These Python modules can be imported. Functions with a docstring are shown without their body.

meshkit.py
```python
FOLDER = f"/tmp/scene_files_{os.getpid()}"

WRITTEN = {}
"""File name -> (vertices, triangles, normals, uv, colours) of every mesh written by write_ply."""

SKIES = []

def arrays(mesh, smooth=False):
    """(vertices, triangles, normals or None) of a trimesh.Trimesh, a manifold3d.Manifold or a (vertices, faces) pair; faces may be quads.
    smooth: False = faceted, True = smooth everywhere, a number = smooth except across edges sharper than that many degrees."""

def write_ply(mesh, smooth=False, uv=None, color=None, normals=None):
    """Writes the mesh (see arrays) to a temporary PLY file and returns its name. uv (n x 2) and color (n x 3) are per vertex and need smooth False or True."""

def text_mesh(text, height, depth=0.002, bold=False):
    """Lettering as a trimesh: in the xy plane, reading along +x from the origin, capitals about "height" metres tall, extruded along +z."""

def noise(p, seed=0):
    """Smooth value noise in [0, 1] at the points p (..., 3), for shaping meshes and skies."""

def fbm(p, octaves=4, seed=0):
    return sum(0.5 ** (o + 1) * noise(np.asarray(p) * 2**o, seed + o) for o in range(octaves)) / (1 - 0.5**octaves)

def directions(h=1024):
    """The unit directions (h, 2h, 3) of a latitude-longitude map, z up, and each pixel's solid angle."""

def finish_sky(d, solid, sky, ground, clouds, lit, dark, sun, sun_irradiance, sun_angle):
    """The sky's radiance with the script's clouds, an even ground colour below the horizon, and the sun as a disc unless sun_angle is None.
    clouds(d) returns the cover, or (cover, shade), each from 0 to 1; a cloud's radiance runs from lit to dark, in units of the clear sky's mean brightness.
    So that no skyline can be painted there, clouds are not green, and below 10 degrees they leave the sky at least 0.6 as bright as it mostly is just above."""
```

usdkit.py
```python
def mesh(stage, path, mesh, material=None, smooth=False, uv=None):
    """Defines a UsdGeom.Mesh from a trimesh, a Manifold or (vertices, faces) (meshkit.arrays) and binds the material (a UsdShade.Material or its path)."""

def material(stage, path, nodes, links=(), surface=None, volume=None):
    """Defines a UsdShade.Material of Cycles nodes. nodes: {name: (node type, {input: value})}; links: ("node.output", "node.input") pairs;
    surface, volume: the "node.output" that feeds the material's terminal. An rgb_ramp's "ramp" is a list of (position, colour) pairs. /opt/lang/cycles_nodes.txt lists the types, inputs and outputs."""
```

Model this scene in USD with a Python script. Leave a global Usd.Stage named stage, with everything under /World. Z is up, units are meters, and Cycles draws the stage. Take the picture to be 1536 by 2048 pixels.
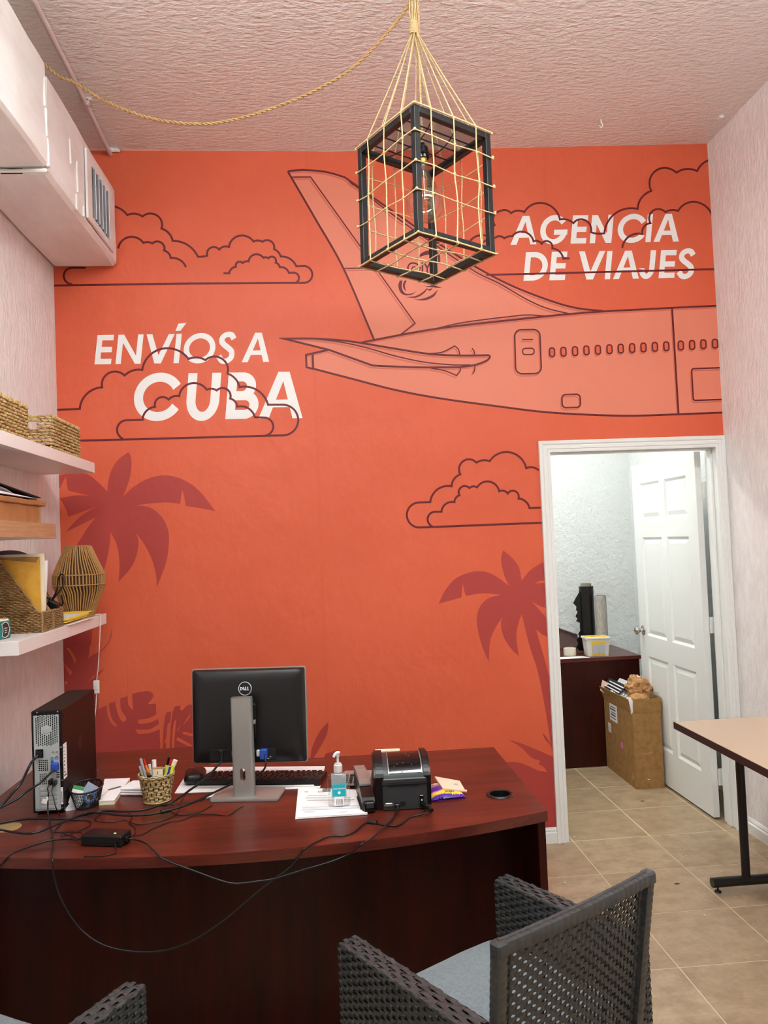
import math, random
import numpy as np, trimesh, manifold3d as m3, usdkit, meshkit
from shapely.geometry import Polygon, LineString, Point, MultiPolygon, box as sbox
from shapely.ops import unary_union
from shapely import affinity
from pxr import Usd, UsdGeom, UsdLux, UsdShade, Sdf, Gf, Vt

random.seed(7); RNG = np.random.default_rng(7)
stage = Usd.Stage.CreateInMemory()
UsdGeom.SetStageUpAxis(stage, 'Z'); UsdGeom.SetStageMetersPerUnit(stage, 1.0)
WORLD = UsdGeom.Xform.Define(stage, '/World')
UsdGeom.Scope.Define(stage, '/World/Looks')

# ---------------------------------------------------------------- camera (phone, 27 mm equivalent, hand-held with a slight roll)
F, EYE = 1583.69, 1.5974
YAW, PITCH, ROLL = 0.0776, 0.0370, -0.0405
WALL_Y, LEFT_X, RIGHT_X, CEIL_Z = 4.0976, -1.318, 2.170, 3.67
EXPOSURE = 0.0
MAIN_LIGHT, FILL_LIGHT, BACK_LIGHT = 32.0, 9.2, 45.0          # lamp strengths
LIGHT_COLOUR, BACK_COLOUR = (0.93, 1.0, 1.0), (0.965, 1.0, 0.975)
_cy, _sy, _cp, _sp = math.cos(YAW), math.sin(YAW), math.cos(PITCH), math.sin(PITCH)
FWD = np.array([_sy*_cp, _cy*_cp, _sp]); _r0 = np.array([_cy, -_sy, 0.0]); _u0 = np.cross(_r0, FWD)
RGT = math.cos(ROLL)*_r0 + math.sin(ROLL)*_u0; UPV = -math.sin(ROLL)*_r0 + math.cos(ROLL)*_u0
EYEP = np.array([0, 0, EYE]); CAMP = EYEP+np.array([.0, 0, 0])
cam = UsdGeom.Camera.Define(stage, '/World/camera')
_m = np.eye(4); _m[0, :3], _m[1, :3], _m[2, :3], _m[3, :3] = RGT, UPV, -FWD, CAMP
cam.AddTransformOp().Set(Gf.Matrix4d(*[[float(v) for v in row] for row in _m]))
cam.CreateHorizontalApertureAttr(36.0); cam.CreateVerticalApertureAttr(48.0)
cam.CreateFocalLengthAttr(F/1536*36.0); cam.CreateClippingRangeAttr(Gf.Vec2f(0.05, 100))
cam.CreateExposureAttr(EXPOSURE); cam.CreateFStopAttr(0.0)

def ray(px, py): return FWD + RGT*(px-768)/F - UPV*(py-1024)/F
def on_y(px, py, y): d = ray(px, py); return EYEP + d*(y/d[1])       # a traced point of the photo on a plane of the room
def on_z(px, py, z): d = ray(px, py); return EYEP + d*((z-EYE)/d[2])
def on_x(px, py, x): d = ray(px, py); return EYEP + d*(x/d[0])

# ---------------------------------------------------------------- colours and materials
def lin(c): return tuple((v/255/12.92 if v/255 <= .04045 else ((v/255+.055)/1.055)**2.4) for v in c)
MATS = {}
def mat(name, col, rough=.5, metal=0., spec=.5, vary=None, bump=None, coat=0., trans=0., ior=1.45, island=0., emit=None, sheen=0., grain=None, extra=None):
    """vary=(scale, colour2, stretch, lo, hi): noise towards a second colour; bump=(scale, stretch, distance, detail); island: brightness change from strand to strand."""
    n = {'p': ('principled_bsdf', {'base_color': lin(col), 'roughness': rough, 'metallic': metal, 'specular_ior_level': spec, 'coat_weight': coat, 'transmission_weight': trans, 'ior': ior, 'sheen_weight': sheen}),
         'geo': ('geometry', {})}
    L = []; src = None
    if emit: n['p'][1]['emission_color'] = emit[0]; n['p'][1]['emission_strength'] = emit[1]
    if vary:
        sc, c2, st, lo, hi = vary
        n['mp'] = ('mapping', {'scale': st}); n['nz'] = ('noise_texture', {'scale': sc, 'detail': 5., 'roughness': .6})
        n['rp'] = ('rgb_ramp', {'ramp': [(0, lin(col)), (lo, lin(col)), (hi, lin(c2)), (1, lin(c2))]})
        L += [('geo.position', 'mp.vector'), ('mp.vector', 'nz.vector'), ('nz.fac', 'rp.fac')]; src = 'rp.color'
    if grain:                                                        # a second, finer darkening noise
        sc, st, amt = grain
        n['mg'] = ('mapping', {'scale': st}); n['ng'] = ('noise_texture', {'scale': sc, 'detail': 3., 'roughness': .7})
        n['rg'] = ('rgb_ramp', {'ramp': [(0, (1-amt,)*3), (.35, (1-amt,)*3), (.65, (1, 1, 1)), (1, (1, 1, 1))]})
        n['mm'] = ('mix_color', {'blend_type': 'multiply', 'fac': 1.0, 'a': lin(col)})
        L += [('geo.position', 'mg.vector'), ('mg.vector', 'ng.vector'), ('ng.fac', 'rg.fac'), ('rg.color', 'mm.b')]
        if src: L.append((src, 'mm.a'))
        src = 'mm.result'
    if island:
        n['rr'] = ('rgb_ramp', {'ramp': [(0, (1-island,)*3), (1, (1+island,)*3)]})
        n['mi'] = ('mix_color', {'blend_type': 'multiply', 'fac': 1.0, 'a': lin(col)})
        L += [('geo.random_per_island', 'rr.fac'), ('rr.color', 'mi.b')]
        if src: L.append((src, 'mi.a'))
        src = 'mi.result'
    if src: L.append((src, 'p.base_color'))
    if bump:
        sc, st, dist, det = bump
        n['mb'] = ('mapping', {'scale': st}); n['nb'] = ('noise_texture', {'scale': sc, 'detail': det, 'roughness': .55})
        n['bp'] = ('bump', {'strength': 1.0, 'distance': dist})
        L += [('geo.position', 'mb.vector'), ('mb.vector', 'nb.vector'), ('nb.fac', 'bp.height'), ('bp.normal', 'p.normal')]
    MATS[name] = usdkit.material(stage, '/World/Looks/' + name, n, L, surface='p.BSDF'); return name
I3 = (1, 1, 1)

# ---------------------------------------------------------------- meshes
def arr(m):
    if hasattr(m, 'to_mesh'): q = m.to_mesh(); return np.array(q.vert_properties[:, :3], float), np.array(q.tri_verts, int)
    if isinstance(m, trimesh.Trimesh): return np.asarray(m.vertices, float), np.asarray(m.faces, int)
    v, f = m; f = np.asarray(f, int)
    if f.shape[1] == 4: f = np.vstack([f[:, [0, 1, 2]], f[:, [0, 2, 3]]])
    return np.asarray(v, float), f
def join(*ms):
    V, Fc, n = [], [], 0
    for m in ms:
        if m is None: continue
        for q in (m if isinstance(m, list) else [m]):
            v, f = arr(q); V.append(v); Fc.append(f+n); n += len(v)
    return np.vstack(V), np.vstack(Fc)
def move(m, loc=(0, 0, 0), rz=0., rx=0., ry=0., sc=None):
    v, f = arr(m); v = v.copy()
    if sc is not None: v = v*np.asarray(sc)
    for ang, ax in ((rx, 0), (ry, 1), (rz, 2)):
        if ang:
            c, s = math.cos(ang), math.sin(ang); i, j = [(1, 2), (2, 0), (0, 1)][ax]
            a, b = v[:, i].copy(), v[:, j].copy(); v[:, i], v[:, j] = c*a-s*b, s*a+c*b
    return v+np.asarray(loc, float), f
def fit(m, o, ax, ay, az):                                           # local x, y, z onto three vectors at o
    v, f = arr(m); return np.asarray(o)+v[:, :1]*np.asarray(ax)+v[:, 1:2]*np.asarray(ay)+v[:, 2:3]*np.asarray(az), f
_BOXF = None
def bx(x0, x1, y0, y1, z0, z1, b=.0):
    """A box with chamfered edges."""
    c, h = np.array([(x0+x1)/2, (y0+y1)/2, (z0+z1)/2]), np.array([x1-x0, y1-y0, z1-z0])/2
    s = np.array([[i, j, k] for i in (-1, 1) for j in (-1, 1) for k in (-1, 1)], float)
    if b <= 0: t = trimesh.creation.box(2*h); return np.asarray(t.vertices)+c, np.asarray(t.faces)
    b = min(b, .49*2*h.min())
    P = np.vstack([s*(h-np.array(o)) for o in ((0, b, b), (b, 0, b), (b, b, 0))])
    global _BOXF
    if _BOXF is None:
        r = trimesh.convex.convex_hull(np.vstack([s*(np.array([5, 5, 5])-np.array(o)) for o in ((0, 1, 1), (1, 0, 1), (1, 1, 0))]))
        Q = np.vstack([s*(np.array([5, 5, 5])-np.array(o)) for o in ((0, 1, 1), (1, 0, 1), (1, 1, 0))])
        idx = [int(np.argmin(((Q-p)**2).sum(1))) for p in r.vertices]; _BOXF = np.array(idx)[r.faces]
    return P+c, _BOXF
def rbox(x0, x1, y0, y1, z0, z1, r, n=10):
    """A box with round edges: the hull of eight spheres."""
    s = trimesh.creation.icosphere(1, r) if n < 12 else trimesh.creation.icosphere(2, r)
    P = np.vstack([s.vertices+[x, y, z] for x in (x0+r, x1-r) for y in (y0+r, y1-r) for z in (z0+r, z1-r)])
    h = trimesh.convex.convex_hull(P); return np.asarray(h.vertices), np.asarray(h.faces)
def cr(pts, n=8, closed=False):
    """Catmull-Rom through the points."""
    P = np.asarray(pts, float)
    if len(P) < 3: return P
    Q = np.vstack([P[-1:], P, P[:2]]) if closed else np.vstack([2*P[0]-P[1], P, 2*P[-1]-P[-2]])
    out = []; t = np.linspace(0, 1, n, endpoint=False)[:, None]
    for i in range(1, len(Q)-2):
        a, b, c, d = Q[i-1], Q[i], Q[i+1], Q[i+2]
        out.append(.5*((2*b)+(-a+c)*t+(2*a-5*b+4*c-d)*t**2+(-a+3*b-3*c+d)*t**3))
    if not closed: out.append(P[-1:])
    return np.vstack(out)
def frames(P, closed=False):
    T = np.gradient(P, axis=0) if not closed else np.roll(P, -1, 0)-np.roll(P, 1, 0)
    T /= np.maximum(np.linalg.norm(T, axis=1, keepdims=True), 1e-12)
    a = np.array([0, 0, 1.]) if abs(T[0, 2]) < .9 else np.array([1., 0, 0])
    N = np.zeros_like(P); n = np.cross(np.cross(T[0], a), T[0])
    for i in range(len(P)):
        n = n-T[i]*(n@T[i]); n = n/max(np.linalg.norm(n), 1e-12); N[i] = n
    return T, N, np.cross(T, N)
def tube(P, r, n=8, caps=True, closed=False):
    P = np.asarray(P, float); T, N, B = frames(P, closed); k = len(P); r = np.broadcast_to(np.asarray(r, float), (k,))
    a = np.linspace(0, 2*np.pi, n, endpoint=False)
    V = (P[:, None]+r[:, None, None]*(np.cos(a)[None, :, None]*N[:, None]+np.sin(a)[None, :, None]*B[:, None])).reshape(-1, 3)
    i, j = np.meshgrid(np.arange(k if closed else k-1), np.arange(n), indexing='ij'); i, j = i.ravel(), j.ravel(); i2, j2 = (i+1) % k, (j+1) % n
    Fc = np.vstack([np.stack([i*n+j, i*n+j2, i2*n+j2], 1), np.stack([i*n+j, i2*n+j2, i2*n+j], 1)])
    if caps and not closed:
        c0, c1 = len(V), len(V)+1; V = np.vstack([V, P[:1], P[-1:]]); q = np.arange(n); q2 = (q+1) % n
        Fc = np.vstack([Fc, np.stack([np.full(n, c0), q2, q], 1), np.stack([np.full(n, c1), (k-1)*n+q, (k-1)*n+q2], 1)])
    return V, Fc
def rope(P, r, turns_per_m=45, strands=3, n=5):
    P = np.asarray(P, float); L = np.r_[0, np.cumsum(np.linalg.norm(np.diff(P, axis=0), axis=1))]
    m = max(int(L[-1]*turns_per_m*6), 8); t = np.linspace(0, L[-1], m); Q = np.stack([np.interp(t, L, P[:, k]) for k in range(3)], 1)
    T, N, B = frames(Q); out = []
    for s in range(strands):
        a = 2*np.pi*(t*turns_per_m+s/strands); out.append(tube(Q+r*.52*(np.cos(a)[:, None]*N+np.sin(a)[:, None]*B), r*.56, n))
    return join(*out)
def lathe(prof, n=24, cap=True):
    """Profile of (radius, z) turned round z."""
    p = np.asarray(prof, float); a = np.linspace(0, 2*np.pi, n, endpoint=False); k = len(p)
    V = np.stack([p[:, :1]*np.cos(a), p[:, :1]*np.sin(a), np.repeat(p[:, 1:2], n, 1)], -1).reshape(-1, 3)
    i, j = np.meshgrid(np.arange(k-1), np.arange(n), indexing='ij'); i, j = i.ravel(), j.ravel(); j2 = (j+1) % n
    Fc = np.vstack([np.stack([i*n+j, i*n+j2, (i+1)*n+j2], 1), np.stack([i*n+j, (i+1)*n+j2, (i+1)*n+j], 1)])
    if cap:
        c0, c1 = len(V), len(V)+1; V = np.vstack([V, [[0, 0, p[0, 1]], [0, 0, p[-1, 1]]]]); q = np.arange(n); q2 = (q+1) % n
        Fc = np.vstack([Fc, np.stack([np.full(n, c0), q2, q], 1), np.stack([np.full(n, c1), (k-1)*n+q, (k-1)*n+q2], 1)])
    return V, Fc
def cyl(p0, p1, r, n=16): return tube(np.linspace(p0, p1, 2), r, n)
def ball(c, r, sub=1, sc=(1, 1, 1)): s = trimesh.creation.icosphere(sub, r); return np.asarray(s.vertices)*np.asarray(sc)+np.asarray(c), np.asarray(s.faces)
def ext(poly, h):
    """A shapely polygon extruded along +z."""
    if poly.is_empty: return None
    gs = [g for g in getattr(poly, 'geoms', [poly]) if isinstance(g, Polygon) and g.area > 1e-10]
    return join(*[trimesh.creation.extrude_polygon(g, h, engine='earcut') for g in gs]) if gs else None
def ext_x(pts, x0, x1):                                              # a (y, z) outline extruded along x
    v, f = arr(ext(Polygon(pts), x1-x0)); return np.stack([v[:, 2]+x0, v[:, 0], v[:, 1]], 1), f
def ext_y(poly, y0, y1):                                             # a (x, z) outline extruded along y
    v, f = arr(ext(poly if not isinstance(poly, (list, np.ndarray)) else Polygon(poly), y1-y0)); return np.stack([v[:, 0], y1-v[:, 2], v[:, 1]], 1), f
def rrect(x0, x1, y0, y1, r): return sbox(x0+r, y0+r, x1-r, y1-r).buffer(r, quad_segs=5)

# ---------------------------------------------------------------- prims
USED, INV = {}, {}
def numbered(parent, name):
    k = (parent, name); n = USED.get(k, 0); USED[k] = n+1
    return f'{parent}/{name}' + (f'_{n:03d}' if n else '')
def data(prim, label=None, cat=None, group=None, kind=None):
    for k, v in (('label', label), ('category', cat), ('group', group), ('kind', kind)):
        if v: prim.SetCustomDataByKey(k, v)
    return prim
def thing(name, label=None, cat=None, loc=(0, 0, 0), rz=0., group=None, kind=None, parent='/World'):
    p = numbered(parent, name); x = UsdGeom.Xform.Define(stage, p)
    x.AddTranslateOp().Set(Gf.Vec3d(*map(float, loc)))
    if rz: x.AddRotateZOp().Set(math.degrees(rz))
    INV[p] = (np.asarray(loc, float), rz); data(x.GetPrim(), label, cat, group, kind); return p
def obj(name, mesh, material, parent='/World', smooth=False, world=False, label=None, cat=None, group=None, kind=None):
    v, f = arr(mesh)
    if world and parent in INV:
        loc, rz = INV[parent]; v = v-loc
        if rz: c, s = math.cos(-rz), math.sin(-rz); v = np.stack([c*v[:, 0]-s*v[:, 1], s*v[:, 0]+c*v[:, 1], v[:, 2]], 1)
    p = numbered(parent, name); INV[p] = INV.get(parent, (np.zeros(3), 0.))
    m = usdkit.mesh(stage, p, (v, f), '/World/Looks/' + material, smooth=smooth); data(m.GetPrim(), label, cat, group, kind); return p
def copy_of(src, label, loc, rz=0., group=None):
    base = src.rsplit('/', 1)[1]; p = numbered('/World', base); x = UsdGeom.Xform.Define(stage, p)
    x.AddTranslateOp().Set(Gf.Vec3d(*map(float, loc))); x.AddRotateZOp().Set(math.degrees(rz))
    pr = x.GetPrim(); pr.GetReferences().AddInternalReference(Sdf.Path(src)); pr.SetInstanceable(True)
    x.SetXformOpOrder(x.GetOrderedXformOps())
    s = stage.GetPrimAtPath(src); data(pr, label, s.GetCustomDataByKey('category'), group); return p

# ---------------------------------------------------------------- materials
mat('wall_paint', (242, 236, 234), .7, vary=(26, (232, 224, 222), (1, 1, .4), .35, .65), bump=(48, (1, 1, .5), .006, 3), spec=.35)
mat('ceiling_paint', (238, 231, 226), .33, bump=(44, (.62, 1.15, 1), .0125, 3.5), spec=.55)
mat('back_paint', (236, 238, 236), .7, bump=(30, I3, .012, 4), spec=.3)
mat('duct_paint', (240, 236, 233), .5, vary=(5, (228, 218, 216), (1, .4, 1), .4, .65), bump=(14, (1, .3, 1), .004, 3))
mat('pipe_paint', (214, 196, 192), .45, bump=(60, I3, .002, 2))
mat('caulk', (238, 234, 228), .6); mat('crack', (60, 50, 46), .9)
mat('trim_paint', (238, 238, 235), .38, bump=(18, (1, 1, .3), .0004, 2))
mat('grout', (214, 198, 168), .9, bump=(220, I3, .001, 2))
TILES = [mat(f'tile_{k}', c, .34, vary=(10, c2, (1, 1.25, 1), .38, .66), grain=(44, (1, 1.5, 1), .13), spec=.45) for k, (c, c2) in
         zip('abcd', [((184, 160, 130), (160, 135, 106)), ((180, 155, 124), (162, 138, 109)), ((188, 164, 134), (162, 138, 109)), ((178, 153, 123), (158, 133, 105))])]
mat('paper_orange', (221, 99, 67), .5, vary=(1.7, (217, 95, 63), I3, .4, .6), bump=(5.5, (1, 1, .8), .010, 4), spec=.45)
mat('paper_orange_seam', (218, 95, 62), .5, spec=.45)
mat('paper_plane', (225, 130, 105), .5, bump=(5.5, (1, 1, .8), .006, 4), spec=.45)
mat('paper_plane_shade', (206, 105, 82), .5, spec=.45)
mat('paper_palm', (176, 66, 60), .5, bump=(5.5, (1, 1, .8), .006, 4), spec=.45)
mat('paper_line', (104, 26, 32), .5, spec=.4)
mat('paper_white', (244, 242, 240), .5, spec=.4)
mat('shelf_white', (236, 228, 225), .32); mat('shelf_oak', (196, 150, 112), .5, vary=(14, (172, 124, 88), (6, .5, 10), .35, .7), grain=(60, (6, .4, 12), .12))
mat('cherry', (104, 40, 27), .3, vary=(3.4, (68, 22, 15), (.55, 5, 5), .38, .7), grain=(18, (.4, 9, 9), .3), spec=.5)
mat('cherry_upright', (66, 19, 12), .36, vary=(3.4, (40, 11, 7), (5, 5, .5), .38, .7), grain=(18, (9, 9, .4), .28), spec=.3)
mat('black_plastic', (14, 14, 15), .36); mat('black_gloss', (12, 12, 14), .16); mat('smoked_window', (9, 9, 11), .06, spec=.6); mat('black_soft', (17, 13, 12), .42, spec=.3)
mat('black_metal', (26, 26, 27), .38, spec=.5); mat('charcoal', (46, 49, 51), .4)
mat('cable', (20, 20, 21), .35); mat('cable_white', (232, 222, 216), .45)
mat('silver', (176, 172, 166), .32, metal=.85); mat('silver_paint', (160, 157, 152), .38, metal=.5); mat('chrome', (196, 192, 186), .18, metal=1.)
mat('steel_panel', (182, 187, 187), .45, metal=.3); mat('dark', (6, 6, 6), .8)
mat('jute', (222, 194, 146), .85, vary=(160, (192, 158, 110), I3, .35, .7), bump=(420, I3, .0015, 2), spec=.2)
mat('jute_cord', (190, 154, 108), .85, vary=(160, (150, 114, 72), I3, .35, .7), spec=.2)
mat('jute_dark', (190, 142, 88), .9, island=.14, bump=(420, I3, .0015, 2), spec=.2)
mat('seagrass', (246, 212, 148), .5, vary=(48, (196, 144, 86), I3, .35, .62), island=.35, spec=.3)
mat('wicker', (190, 150, 100), .55, vary=(40, (136, 98, 60), I3, .35, .7), island=.25, spec=.3)
mat('bamboo', (216, 188, 132), .5, vary=(60, (150, 118, 68), I3, .4, .7), island=.2)
mat('rattan', (78, 81, 82), .33, vary=(55, (58, 60, 61), I3, .35, .7), island=.35, spec=.6)
mat('rattan_core', (38, 37, 36), .6)
mat('cushion', (124, 132, 136), .9, bump=(420, I3, .0012, 2), vary=(120, (112, 120, 125), I3, .4, .6), sheen=.2, spec=.2)
mat('paper', (243, 236, 236), .75, spec=.3); mat('paper_grey', (214, 214, 218), .7); mat('ink', (96, 92, 96), .8); mat('ink_light', (176, 172, 178), .8)
mat('cardboard', (166, 126, 78), .8, vary=(30, (150, 110, 66), I3, .4, .65), spec=.2); mat('cardboard_brown', (170, 112, 70), .75, vary=(12, (152, 98, 60), I3, .4, .65), spec=.25)
mat('kraft', (190, 142, 92), .75, vary=(25, (160, 112, 68), I3, .4, .7)); mat('envelope_yellow', (226, 168, 62), .6, vary=(20, (210, 150, 50), I3, .4, .7))
mat('mailer_yellow', (238, 204, 66), .5); mat('cream', (238, 226, 196), .7)
mat('teal', (14, 116, 116), .45); mat('purple_dull', (122, 92, 110), .6)
mat('blue_plug', (38, 74, 168), .4); mat('port_green', (96, 150, 120), .5); mat('port_purple', (128, 104, 168), .5)
mat('led', (120, 255, 120), .4, emit=((.2, 1., .15), 3.))
mat('brass', (206, 170, 84), .3, metal=.8)
mat('white_plastic', (240, 238, 236), .4); mat('frosted', (240, 238, 238), .45, trans=.25)
mat('orange_pencil', (232, 132, 36), .45); mat('yellow_ink', (222, 226, 40), .4); mat('red_plastic', (196, 34, 34), .4); mat('grey_plastic', (150, 152, 156), .4); mat('navy', (38, 52, 130), .4)
mat('green_card', (70, 140, 72), .6); mat('slate_card', (158, 166, 182), .6); mat('blue_tape', (60, 120, 196), .45)
mat('key', (38, 30, 29), .5); mat('key_red', (200, 80, 60), .5)
mat('gel', (214, 232, 232), .06, trans=1., ior=1.36, spec=.5); mat('label_teal', (28, 172, 186), .4)
mat('bag_purple', (92, 46, 158), .3, vary=(60, (78, 36, 142), I3, .4, .6)); mat('bag_yellow', (248, 214, 60), .35); mat('bag_pink', (226, 120, 190), .35); mat('bag_tan', (176, 120, 116), .4)
mat('pad_peach', (244, 204, 176), .65); mat('pad_edge', (222, 176, 164), .7)
mat('laminate', (192, 168, 143), .4, grain=(260, I3, .05)); mat('table_edge', (44, 28, 26), .45)
mat('film_black', (14, 14, 15), .3); mat('core_grey', (150, 138, 118), .8); mat('grommet_tan', (150, 122, 80), .6); mat('film_clear', (160, 154, 146), .3, vary=(40, (184, 179, 172), (2, 2, .6), .4, .65)); mat('tub', (226, 222, 208), .35)
mat('tub_label', (244, 196, 58), .5); mat('tub_print', (186, 192, 206), .6); mat('masking', (236, 226, 206), .6)
mat('hutch', (118, 92, 88), .5)
mat('lamp_core', (92, 66, 42), .9)
for nm, col, st in (('tube_glow', LIGHT_COLOUR, MAIN_LIGHT), ('tube_glow_fill', LIGHT_COLOUR, FILL_LIGHT), ('tube_glow_back', BACK_COLOUR, BACK_LIGHT)):
    usdkit.material(stage, '/World/Looks/'+nm, {'e': ('emission', {'color': col, 'strength': st})}, surface='e.emission')
# thin glass and films: clear, with a reflection that grows towards the edge
def thin(name, tint, rough, edge):
    usdkit.material(stage, '/World/Looks/'+name, {'w': ('layer_weight', {'blend': .5}), 'r': ('rgb_ramp', {'ramp': [(0, (.09,)*3), (.45, (.11,)*3), (.8, (.25,)*3), (1, (edge,)*3)]}), 't': ('transparent_bsdf', {'color': tint}), 'g': ('glossy_bsdf', {'color': (1, .99, .97), 'roughness': rough}), 'm': ('mix_closure', {})},
                    [('w.facing', 'r.fac'), ('r.color', 'm.fac'), ('t.BSDF', 'm.closure1'), ('g.BSDF', 'm.closure2')], surface='m.closure')
thin('bulb_glass', (.91, .86, .79), .03, .75); thin('clear_film', (.95, .95, .95), .12, .5); thin('gel_bottle', (.93, .965, .96), .05, .55)

# ================================================================ THE SETTING
DX0, DX1, DZ = 1.207, 2.122, 2.035                                   # the doorway
YB = WALL_Y + .0012                                                  # plaster of the back wall, behind the wallpaper
def ceil_z(x): return np.interp(x, [-1.4, -.97, .085, 1.0, 2.17, 2.5], [3.668, 3.668, 3.659, 3.674, 3.697, 3.70])
def grid(xs, ys, fn):
    X, Y = np.meshgrid(xs, ys, indexing='ij'); V = np.stack([X, Y, fn(X, Y)], -1).reshape(-1, 3); a, b = X.shape
    i, j = np.meshgrid(np.arange(a-1), np.arange(b-1), indexing='ij'); i, j = i.ravel(), j.ravel()
    return V, np.vstack([np.stack([i*b+j, (i+1)*b+j, (i+1)*b+j+1], 1), np.stack([i*b+j, (i+1)*b+j+1, i*b+j+1], 1)])
FRONT_Y = -3.2
xs = np.linspace(LEFT_X-.1, RIGHT_X+.1, 14)
v, f = grid(xs, np.linspace(FRONT_Y-.1, YB+.05, 10), lambda X, Y: ceil_z(X)+.004*(meshkit.noise(np.stack([X*2, Y*2, 0*X], -1))-.5)); f = f[:, ::-1]
top = v+[0, 0, .12]
obj('ceiling', join((v, f), bx(LEFT_X-.1, RIGHT_X+.1, FRONT_Y-.1, YB+.05, 3.74, 3.84)), 'ceiling_paint', smooth=True, kind='structure')
obj('wall_left', bx(LEFT_X-.12, LEFT_X, FRONT_Y, YB+.13, 0, 3.75), 'wall_paint', kind='structure')
obj('wall_right', bx(RIGHT_X, RIGHT_X+.12, FRONT_Y, YB, 0, 3.75), 'wall_paint', kind='structure')
obj('wall_front', bx(LEFT_X-.12, RIGHT_X+.12, FRONT_Y-.12, FRONT_Y, 0, 3.75), 'wall_paint', kind='structure')
obj('wall_back', join(bx(LEFT_X, DX0-.012, YB, YB+.128, 0, 3.75), bx(DX1+.012, RIGHT_X+.13, YB, YB+.128, 0, 3.75), bx(DX0-.012, DX1+.012, YB, YB+.128, DZ+.012, 3.75)), 'wall_paint', kind='structure')
# the room behind the door
BY0, BY1, BX0, BX1, BZ = YB+.128, 5.92, .75, 2.36, 2.75
wb = thing('wall_storage_room', kind='structure')
obj('wall', bx(BX0-.1, BX1+.1, BY1, BY1+.1, 0, BZ), 'back_paint', wb); obj('wall', bx(BX0-.1, BX0, BY0, BY1, 0, BZ), 'back_paint', wb)
obj('wall', bx(BX1, BX1+.1, BY0, BY1, 0, BZ), 'back_paint', wb); obj('wall', bx(BX0, BX1, BY0, BY0+.012, DZ+.02, BZ), 'back_paint', wb)
obj('ceiling_storage_room', bx(BX0-.1, BX1+.1, BY0, BY1+.1, BZ, BZ+.1), 'back_paint', kind='structure')
# floor: square tiles on a recessed bed of grout
T, TX, TY = .4107, 1.6463, 5.3299
fl = thing('floor', kind='structure')
obj('grout_bed', join(bx(LEFT_X-.1, RIGHT_X+.1, FRONT_Y, YB, -.06, -.0010), bx(BX0-.1, BX1+.1, YB, BY1+.1, -.06, -.0010)), 'grout', fl)
hidden = []
for i in range(-8, 2):
    for j in range(-2, 22):
        x0, y1 = TX+i*T, TY-j*T; x1, y0 = x0+T, y1-T; g = .0018 if y0 < 3.9 else .0026
        if y0 >= YB-.2 and i < -3: continue
        lim0, lim1 = (LEFT_X, RIGHT_X) if y1 < YB+.3 else (BX0, BX1)
        x0, x1, y1 = max(x0, lim0), min(x1, lim1), min(y1, BY1)
        if x1-x0 < .02 or y1-y0 < .02: continue
        m = bx(x0+g, x1-g, y0+g, y1-g, -.012, random.uniform(-.0006, .0002), .0012); k = random.choice(TILES)
        if y1 < .6: hidden.append(m)
        else: obj('tile', m, k, fl)
obj('tile_field', join(*hidden), TILES[0], fl, kind='stuff')
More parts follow.
